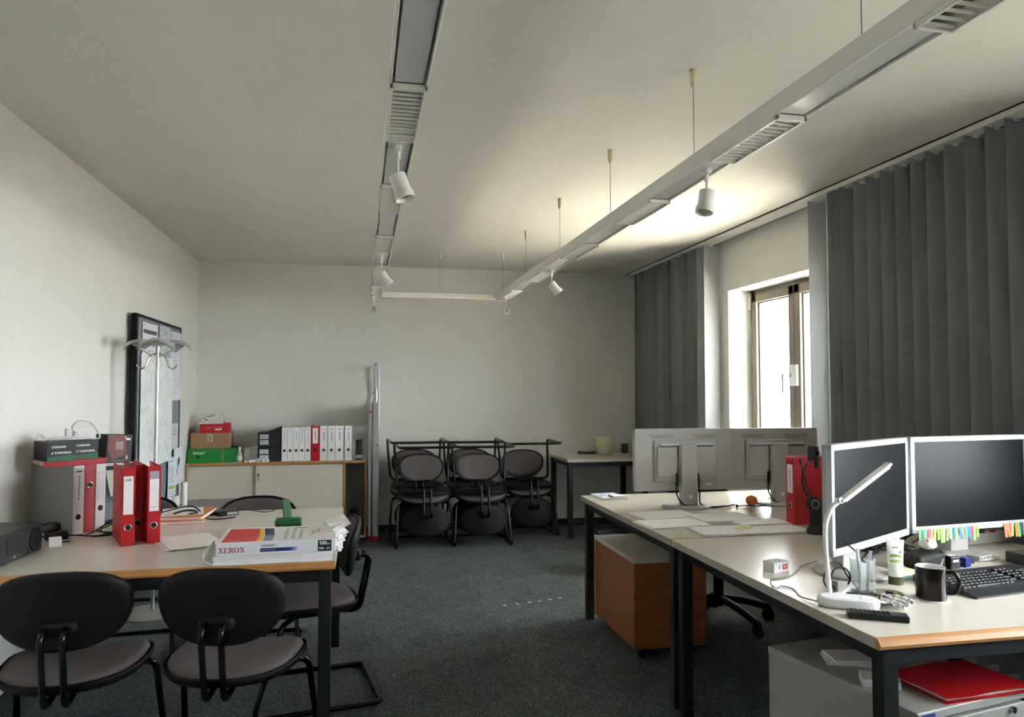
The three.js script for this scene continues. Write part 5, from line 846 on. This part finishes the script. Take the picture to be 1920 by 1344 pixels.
{
  const o = thing('medicine_box', 'small white carton with red print at the desk edge', 'box', [1.437, TD, -2.405], 0.30); part(o, 'carton', S().box(0.075, 0.034, 0.05, 0, 0.017, 0, 0.001), mat.white);
  sheet(o, 'front_print', 0.073, 0.032, textTex(128, 56, '#e9e8e6', (x) => { x.fillStyle = '#c8453f'; x.fillRect(70, 12, 44, 32); x.fillStyle = '#efc3bf'; x.fillRect(78, 20, 28, 6); x.fillRect(82, 32, 22, 5); x.fillStyle = '#51585f'; x.fillRect(40, 16, 8, 22); }), 0, 0.017, 0.0254); sheet(o, 'top_print', 0.073, 0.048, textTex(128, 80, '#e4e3e0', (x) => { x.fillStyle = '#5a6066'; for (let k = 0; k < 9; k++) x.fillRect(10 + rnd() * 90, 8 + rnd() * 56, 6 + rnd() * 14, 4 + rnd() * 6); }), 0, 0.0344, 0, -Math.PI / 2);
}
{
  const o = thing('remote_control', 'flat black remote control by the front edge of the near desk', 'remote', [1.412, TD, -1.848], -0.5);
  part(o, 'body', S().box(0.155, 0.017, 0.046, 0, 0.0085, 0, 0.004), mat.blackPlastic);
  const bg = S().box(0.008, 0.002, 0.007, 0, 0, 0, 0.0008).geometry(); for (let i = 0; i < 9; i++) for (let j = 0; j < 3; j++) piece(o, 'button', bg, mat.blackRubber, -0.065 + i * 0.0115, 0.0178, -0.013 + j * 0.013);
}
{
  const o = thing('mug', 'black mug with white inside next to the keyboard', 'mug', [1.703, TD, -1.985], -0.55);
  part(o, 'outer_wall', S().lathe([[0, 0.002], [0.04, 0.002], [0.0425, 0.005], [0.0425, 0.095], [0.0415, 0.0965]], 0, 0.003, 0, 48), mat.mugBlack); part(o, 'inner_wall', S().lathe([[0.0415, 0.0965], [0.0395, 0.0955], [0.0385, 0.09], [0.0385, 0.012], [0, 0.01]], 0, 0.003, 0, 48), mat.white, 'white glazed inside');
  part(o, 'handle', S().tube([[0.041, 0.083, 0], [0.062, 0.083, 0], [0.074, 0.066, 0], [0.074, 0.042, 0], [0.062, 0.024, 0], [0.041, 0.022, 0]], 0.0062, { sides: 12, n: 40 }), mat.mugBlack);
  const s = thing('teaspoon', 'teaspoon standing in the black mug', 'spoon', [1.703, TD + 0.014, -1.985], -0.9); part(s, 'stem', S().bend([[0.0, 0.004, 0.0], [0.034, 0.11, 0.0]], 0.0022, 0.01), mat.chrome); part(s, 'bowl', S().add(new THREE.SphereGeometry(0.012, 16, 10).scale(0.9, 1.2, 0.35), 0, 0.012, 0), mat.chrome);
  single('coaster', 'pale round coaster under the black mug', 'coaster', S().lathe([[0, 0], [0.052, 0], [0.053, 0.0015], [0.052, 0.003], [0, 0.003]], 0, 0, 0, 40), M(0xe3ddcf, { roughness: 0.6 }), [1.705, TD, -1.985]);
}
{ // keyboard
  const o = thing('keyboard', 'black keyboard with palm rest in front of the flagged monitor', 'keyboard', [2.045, TD, -2.10], 0.14), W = 0.455;
  part(o, 'case', S().extrude([[-0.115, 0], [0.115, 0], [0.115, 0.006], [0.075, 0.014], [-0.10, 0.026], [-0.115, 0.022]].map(([a, b]) => [-a, b]), W, 0.002, -W / 2, 0, 0, 0, Math.PI / 2, 0), mat.keyCase);
  const kg = S().box(0.0155, 0.008, 0.0155, 0, 0, 0, 0.002, 0, 0, 0, 1).geometry(), wide = S().box(0.105, 0.008, 0.0155, 0, 0, 0, 0.002, 0, 0, 0, 1).geometry(), mid = S().box(0.029, 0.008, 0.0155, 0, 0, 0, 0.002, 0, 0, 0, 1).geometry();
  for (let r = 0; r < 6; r++) {
    const z = 0.052 - r * 0.0265 * (r === 5 ? 1.04 : 1) * 0.82, y = 0.0185 + (0.052 - z) * 0.0686;
    let x = -0.213;
    const put = (g, w) => { piece(o, 'key', g, mat.keyCap, x + w / 2, y, z, 0.07, 0, 0); x += w + 0.0035; };
    if (r === 0) { for (let k = 0; k < 3; k++) put(kg, 0.0155); put(wide, 0.105); for (let k = 0; k < 3; k++) put(kg, 0.0155); } else { for (let k = 0; k < (r === 5 ? 13 : 12); k++) put(kg, 0.0155); if (r < 5) put(mid, 0.029); }
    x = Math.max(x, 0.062) + 0.004; for (let k = 0; k < 3; k++) put(kg, 0.0155); x += 0.006; for (let k = 0; k < 4; k++) if (r < 5) put(kg, 0.0155);
  }
}
{
  const o = thing('cream_tube', 'white and green hand cream tube standing on its dark cap', 'tube', [1.725, TD, -2.165], -0.25);
  const pos = [], idx = [], n = 32, m = 12; for (let i = 0; i <= m; i++) for (let k = 0; k <= n; k++) { const u = i / m, t = k / n * Math.PI * 2, rx = 0.0215 + 0.0075 * u, rz = 0.0205 * (1 - u) + 0.0015; pos.push(Math.sin(t) * rx, 0.026 + u * 0.112, Math.cos(t) * rz); }
  const uvs = []; for (let i = 0; i <= m; i++) for (let k = 0; k <= n; k++) uvs.push(k / n, i / m);
  for (let i = 0; i < m; i++) for (let k = 0; k < n; k++) { const a = i * (n + 1) + k; idx.push(a, a + 1, a + n + 1, a + 1, a + n + 2, a + n + 1); }
  const g = new THREE.BufferGeometry(); g.setAttribute('position', new THREE.Float32BufferAttribute(pos, 3)); g.setAttribute('uv', new THREE.Float32BufferAttribute(uvs, 2)); g.setIndex(idx); g.computeVertexNormals();
  const tex = canvasTex(256, 256, (x) => { x.fillStyle = '#e7ebe2'; x.fillRect(0, 0, 256, 256); for (const ox of [-128, 128, 0]) { x.save(); x.translate(ox, 0); x.fillStyle = '#7f9f45'; x.beginPath(); x.moveTo(96, 96); x.quadraticCurveTo(128, 84, 168, 112); x.lineTo(160, 122); x.quadraticCurveTo(120, 104, 92, 116); x.fill(); x.fillStyle = '#a8bf78'; x.fillRect(88, 132, 80, 20); x.fillStyle = '#6d7560'; x.beginPath(); x.arc(150, 78, 9, 0, 7); x.fill(); x.fillStyle = '#7b8374'; x.fillRect(110, 40, 30, 8); x.restore(); } });
  const tm = new THREE.Mesh(g, M(0xffffff, { map: tex, roughness: 0.35 })); tm.name = 'tube_body'; o.add(tm); part(o, 'cap', S().cyl(0.0225, 0.0225, 0.026, 0, 0.013, 0, 0, 0, 0, 32), M(0x4a4a2c, { roughness: 0.4 })); part(o, 'crimp', S().box(0.059, 0.006, 0.003, 0, 0.140, 0, 0.001), mat.white);
}
{
  const o = thing('gum_pack', 'small pink and cream packet left of the hand cream tube', 'packet', [1.655, TD, -2.215], 0.1); part(o, 'carton', S().box(0.03, 0.072, 0.02, 0, 0.036, 0, 0.003), M(0xdcc6c8, { roughness: 0.5 }));
  sheet(o, 'front_print', 0.028, 0.07, textTex(64, 160, '#e5cdd0', (x) => { x.fillStyle = '#d7c58a'; x.fillRect(0, 90, 24, 60); x.strokeStyle = '#b56a86'; x.lineWidth = 4; for (let k = 0; k < 5; k++) { x.beginPath(); x.arc(36, 30 + k * 26, 10, 0, 5); x.stroke(); } }), 0, 0.036, 0.0104);
  const n = thing('note_block', 'small block of yellow and pale blue notes behind the black mug', 'notes', [1.795, TD, -2.225], 0.1); part(n, 'blue_block', S().box(0.066, 0.014, 0.06, 0, 0.007, 0, 0.001), M(0x9db9bd, { roughness: 0.8 })); part(n, 'yellow_block', S().box(0.066, 0.016, 0.05, 0.003, 0.022, -0.004, 0.001, 0, 0.12), M(0xd8cf9a, { roughness: 0.8 }));
}
{ // clear pen cup
  const o = thing('pen_cup', 'clear plastic pen cup between lamp and cream tube', 'pen cup', [1.555, TD, -2.10], 0.2); part(o, 'cup', S().lathe([[0, 0], [0.034, 0], [0.036, 0.003], [0.038, 0.105], [0.0365, 0.105], [0.0345, 0.005], [0, 0.005]], 0, 0, 0, 36), mat.clearCup);
  const g = 'pens in the clear cup'; [[-0.012, 0.008, 0.13, 0.1, mat.white, 'white pen with silver clip in the clear cup'], [0.012, 0.004, 0.12, -0.12, mat.alu, 'silver pen in the clear cup'], [0.0, -0.012, 0.125, 0.05, mat.whiteBinder, 'pale grey pen at the back of the clear cup']].forEach(([x, z, l, a, m, lab]) => { const p = thing('pen', lab, 'pen', [1.555 + x, TD + 0.008, -2.10 + z], 0, g); part(p, 'barrel', S().cyl(0.0048, 0.0048, l, Math.sin(a) * -l / 2, l / 2, 0, 0, 0, a, 14), m); part(p, 'clip', S().box(0.002, 0.035, 0.003, Math.sin(a) * -l * 0.86 + 0.005, l * 0.86, 0.003, 0.0005, 0, 0, a), mat.chrome); });
  const c = thing('white_folder_card', 'folded white card standing in the clear cup', 'card', [1.548, TD + 0.007, -2.088], 0.3); part(c, 'card', S().box(0.026, 0.085, 0.001, 0, 0.043, 0, 0, 0.05).box(0.026, 0.085, 0.001, 0.004, 0.043, -0.006, 0, -0.05, 0.3), mat.paper);
}
single('coiled_lead', 'black lead coiled in upright loops behind the white lamp', 'cable', S().tube([[0.07, 0.16, -0.06], [0.10, 0.10, 0.0], [0.11, 0.04, 0.02], [0.07, 0.006, 0.03], [0.0, 0.006, 0.02], [-0.05, 0.03, 0.0], [-0.04, 0.075, 0.0], [0.0, 0.08, 0.01], [0.03, 0.045, 0.01], [0.01, 0.008, 0.0], [-0.04, 0.005, 0.0], [-0.06, 0.04, -0.02], [-0.03, 0.09, -0.02], [0.02, 0.085, -0.02], [0.05, 0.04, -0.01], [0.06, 0.004, 0.02]], 0.0026, { sides: 6, n: 140 }), mat.blackRubber, [1.48, TD, -2.10], 0.35);
{ const o = thing('plug_adapter', 'white plug adapter with dark socket lying behind the white lamp', 'adapter', [1.475, TD, -2.085], 0.5); part(o, 'case', S().box(0.075, 0.012, 0.018, 0, 0.012, 0, 0.003, 0, 0, 0.2), mat.white); part(o, 'socket', S().box(0.018, 0.034, 0.02, -0.02, 0.027, -0.012, 0.002), mat.greyDark); }
{ // crumpled receipts and a small dish
  const g = new THREE.PlaneGeometry(0.11, 0.10, 26, 24), p = g.attributes.position; g.rotateX(-Math.PI / 2); for (let i = 0; i < p.count; i++) { const x = p.getX(i), z = p.getZ(i); p.setY(i, 0.006 + 0.009 * Math.abs(Math.sin(x * 95 + z * 40)) + 0.008 * Math.abs(Math.sin(z * 120 - x * 60)) * (0.4 + Math.abs(x) * 6)); p.setX(i, x + 0.004 * Math.sin(z * 90)); } g.computeVertexNormals();
  const tex = textTex(256, 256, '#e9e6e3', (x) => { scribble(x, 20, 16, 210, 16, 15, '#4a4240', 1.8); x.fillStyle = '#4a3f3d'; x.fillRect(90, 20, 110, 16); });
  const o = thing('receipts', 'crumpled white receipts with black print beside the white lamp', 'paper', [1.545, TD, -1.95], 0.5); const m = new THREE.Mesh(g, M(0xffffff, { map: tex, roughness: 0.8, side: THREE.DoubleSide })); m.name = 'upper_receipt'; o.add(m); part(o, 'lower_receipt', S().box(0.10, 0.001, 0.09, 0.012, 0.0008, -0.01, 0, 0, 0.25), mat.paper);
  const d = thing('leaf_dish', 'small olive dish with purple and yellow bits behind the receipts', 'dish', [1.60, TD, -2.045], 0.1); part(d, 'dish', S().lathe([[0, 0], [0.03, 0], [0.045, 0.008], [0.044, 0.010], [0.03, 0.003], [0, 0.003]], 0, 0, 0, 36), M(0x8e8f68, { roughness: 0.5 })); part(d, 'purple_flower', S().box(0.03, 0.004, 0.006, 0.004, 0.008, 0.0, 0.001, 0, 0.3).box(0.026, 0.004, 0.006, 0.004, 0.010, 0.0, 0.001, 0, 1.4).box(0.022, 0.004, 0.005, 0.004, 0.012, 0.002, 0.001, 0, 2.3), M(0x43366e, { roughness: 0.6 })); part(d, 'yellow_bit', S().add(new THREE.SphereGeometry(0.006, 12, 8), 0.012, 0.008, 0.02), M(0xb8c03a, { roughness: 0.5 }));
}
{ // black pouch with mouse on it, dongles, hub
  const o = thing('black_pouch', 'black soft pouch behind the mug', 'pouch', [1.975, TD, -2.335], 0.1); const g = new RoundedBoxGeometry(0.13, 0.062, 0.09, 6, 0.022), p = g.attributes.position; for (let i = 0; i < p.count; i++) p.setXYZ(i, p.getX(i), p.getY(i) + 0.008 * Math.sin(p.getX(i) * 30) * (p.getY(i) > 0 ? 1 : 0), p.getZ(i) + 0.004 * Math.sin(p.getX(i) * 60)); g.computeVertexNormals(); part(o, 'pouch_body', S().add(g, 0, 0.031, 0), mat.blackRubber); part(o, 'strap', S().box(0.02, 0.004, 0.095, 0.045, 0.063, 0, 0.001), mat.blackPlastic);
  const m = thing('mouse', 'white computer mouse lying on the black pouch', 'mouse', [1.985, TD + 0.0745, -2.325], -0.7); part(m, 'shell', S().add(new THREE.SphereGeometry(0.05, 32, 20).scale(0.6, 0.36, 1), 0, 0.012, 0), mat.creamWhite); part(m, 'wheel', S().cyl(0.007, 0.007, 0.006, 0, 0.026, 0.026, 0, 0, Math.PI / 2, 16), mat.greyDark);
  const b = thing('blue_connector', 'bright blue monitor plug behind the keyboard', 'plug', [2.135, TD, -2.325], 0.4); part(b, 'housing', S().box(0.04, 0.034, 0.03, 0, 0.017, 0, 0.004), M(0x1c2a86, { roughness: 0.35 })); part(b, 'screw', S().cyl(0.004, 0.004, 0.03, 0.026, 0.014, 0.01, Math.PI / 2, 0, 0, 12), mat.alu); part(b, 'lead', S().tube([[-0.02, 0.018, 0], [-0.06, 0.02, -0.02], [-0.1, 0.03, -0.08], [-0.08, 0.01, -0.16]], 0.005, { sides: 8 }), mat.blackRubber);
  const a = thing('plug_block', 'black plug block with white labels between pouch and blue plug', 'adapter', [2.065, TD, -2.31], 0.2); part(a, 'case', S().box(0.05, 0.046, 0.04, 0, 0.023, 0, 0.005), mat.blackPlastic); part(a, 'label', S().box(0.028, 0.008, 0.0008, 0, 0.03, 0.0203).box(0.03, 0.0008, 0.02, 0, 0.0463, 0), mat.paper2);
  const h = thing('port_hub', 'grey flat hub with a row of ports beside the monitor foot', 'hub', [2.235, TD + 0.016, -2.365], 0.35); part(h, 'case', S().box(0.085, 0.014, 0.05, 0, 0.007, 0, 0.003), mat.metalGrey); const pg = S().box(0.011, 0.005, 0.002).geometry(); for (let k = 0; k < 4; k++) piece(h, 'port', pg, mat.blackRubber, -0.03 + k * 0.02, 0.007, 0.0248);
  const d = thing('dock_box', 'dark grey docking box with a small status lamp at the right frame edge', 'dock', [2.47, TD, -2.305], 0.05); part(d, 'case', S().box(0.24, 0.04, 0.13, 0, 0.02, 0, 0.004), mat.spk); part(d, 'front_panel', S().box(0.19, 0.03, 0.003, 0.02, 0.021, 0.0655, 0.001), mat.spkTrim); part(d, 'status_lamp', S().cyl(0.0018, 0.0018, 0.002, -0.03, 0.016, 0.068, Math.PI / 2, 0, 0, 10), mat.white);
  const ps = thing('power_strip', 'pale grey power strip with red switch behind the docking box', 'power strip', [2.52, TD, -2.66], 0.1); part(ps, 'body', S().box(0.28, 0.045, 0.055, 0, 0.0225, 0, 0.01), mat.greyPlastic); part(ps, 'switch', S().box(0.022, 0.012, 0.014, 0.06, 0.046, 0.01, 0.003), M(0xb51d2c, { roughness: 0.4 })); for (let k = 0; k < 3; k++) part(ps, 'plug', S().cyl(0.019, 0.016, 0.05, -0.11 + k * 0.055, 0.07, 0, 0, 0, 0, 20), mat.blackPlastic);
}
[[1.99, -2.54, 0.1, 'black cable bundle behind the lamp-side screen', 11], [2.06, -2.62, 0.3, 'black cable bundle behind the joint of the two screens', 12], [2.36, -2.76, 0.2, 'black cable bundle right of the flagged monitor foot', 13]].forEach(([x, z, t, lab, q], k) => {
  seed = 1000 + q; const s = S(); for (let i = 0; i < 5; i++) { const p = []; const q = rr(0, 6), e = rr(0.02, 0.075); for (let j = 0; j < 6; j++) p.push([-0.13 + j * 0.05 + rr(-0.008, 0.008), 0.006 + e * Math.pow(Math.sin(Math.PI * j / 5), 2) * rr(0.7, 1), 0.035 * Math.sin(q + j * 0.9)]); s.tube(p, rr(0.0028, 0.0042), { sides: 8, n: 60 }); }
  single('cable_bundle', lab, 'cables', s, mat.blackRubber, [x, TD, z], t, 'cable bundles behind the near monitors').userData.kind = 'stuff';
});
// ---------- on the grey pedestal under the near desk ----------
{
  const Y = 0.515, o = thing('plastic_folder', 'shiny red plastic folder on the grey pedestal', 'folder', [1.695, Y, -1.885], 0.09);
  part(o, 'lower_cover', S().box(0.315, 0.0015, 0.225, 0, 0.001, 0), mat.redGloss); part(o, 'upper_cover', S().add((() => { const g = new THREE.BoxGeometry(0.315, 0.0015, 0.225, 12, 1, 10), p = g.attributes.position; for (let i = 0; i < p.count; i++) p.setY(i, p.getY(i) + 0.0135 + 0.003 * Math.sin(p.getX(i) * 26 + 0.6) + 0.0025 * Math.sin(p.getZ(i) * 20)); g.computeVertexNormals(); return g; })()), mat.redGloss); part(o, 'papers', S().box(0.28, 0.004, 0.20, 0, 0.0038, -0.004), mat.paperEdge);
  const b = thing('flat_carton', 'flat white carton left of the red folder under the near desk', 'box', [1.47, Y, -1.92], -0.5); part(b, 'carton', S().box(0.10, 0.022, 0.07, 0, 0.011, 0, 0.001), mat.white); part(b, 'flap', S().box(0.002, 0.018, 0.05, 0.0505, 0.011, 0), mat.paper2);
  const p = thing('booklet_pile', 'small pile of grey booklets on the grey pedestal', 'booklets', [1.50, Y, -2.10], -0.35); for (let k = 0; k < 3; k++) piece(p, 'booklet', S().box(0.148, 0.005, 0.10, 0, 0, 0, 0.0008).geometry(), k % 2 ? mat.paper2 : mat.whiteBinder, k * 0.006, 0.0026 + k * 0.0052, k * -0.004, 0, k * 0.08, 0);
}
scene.traverse((o) => { if (o.isMesh) o.castShadow = o.receiveShadow = true; });
renderer.render(scene, camera);
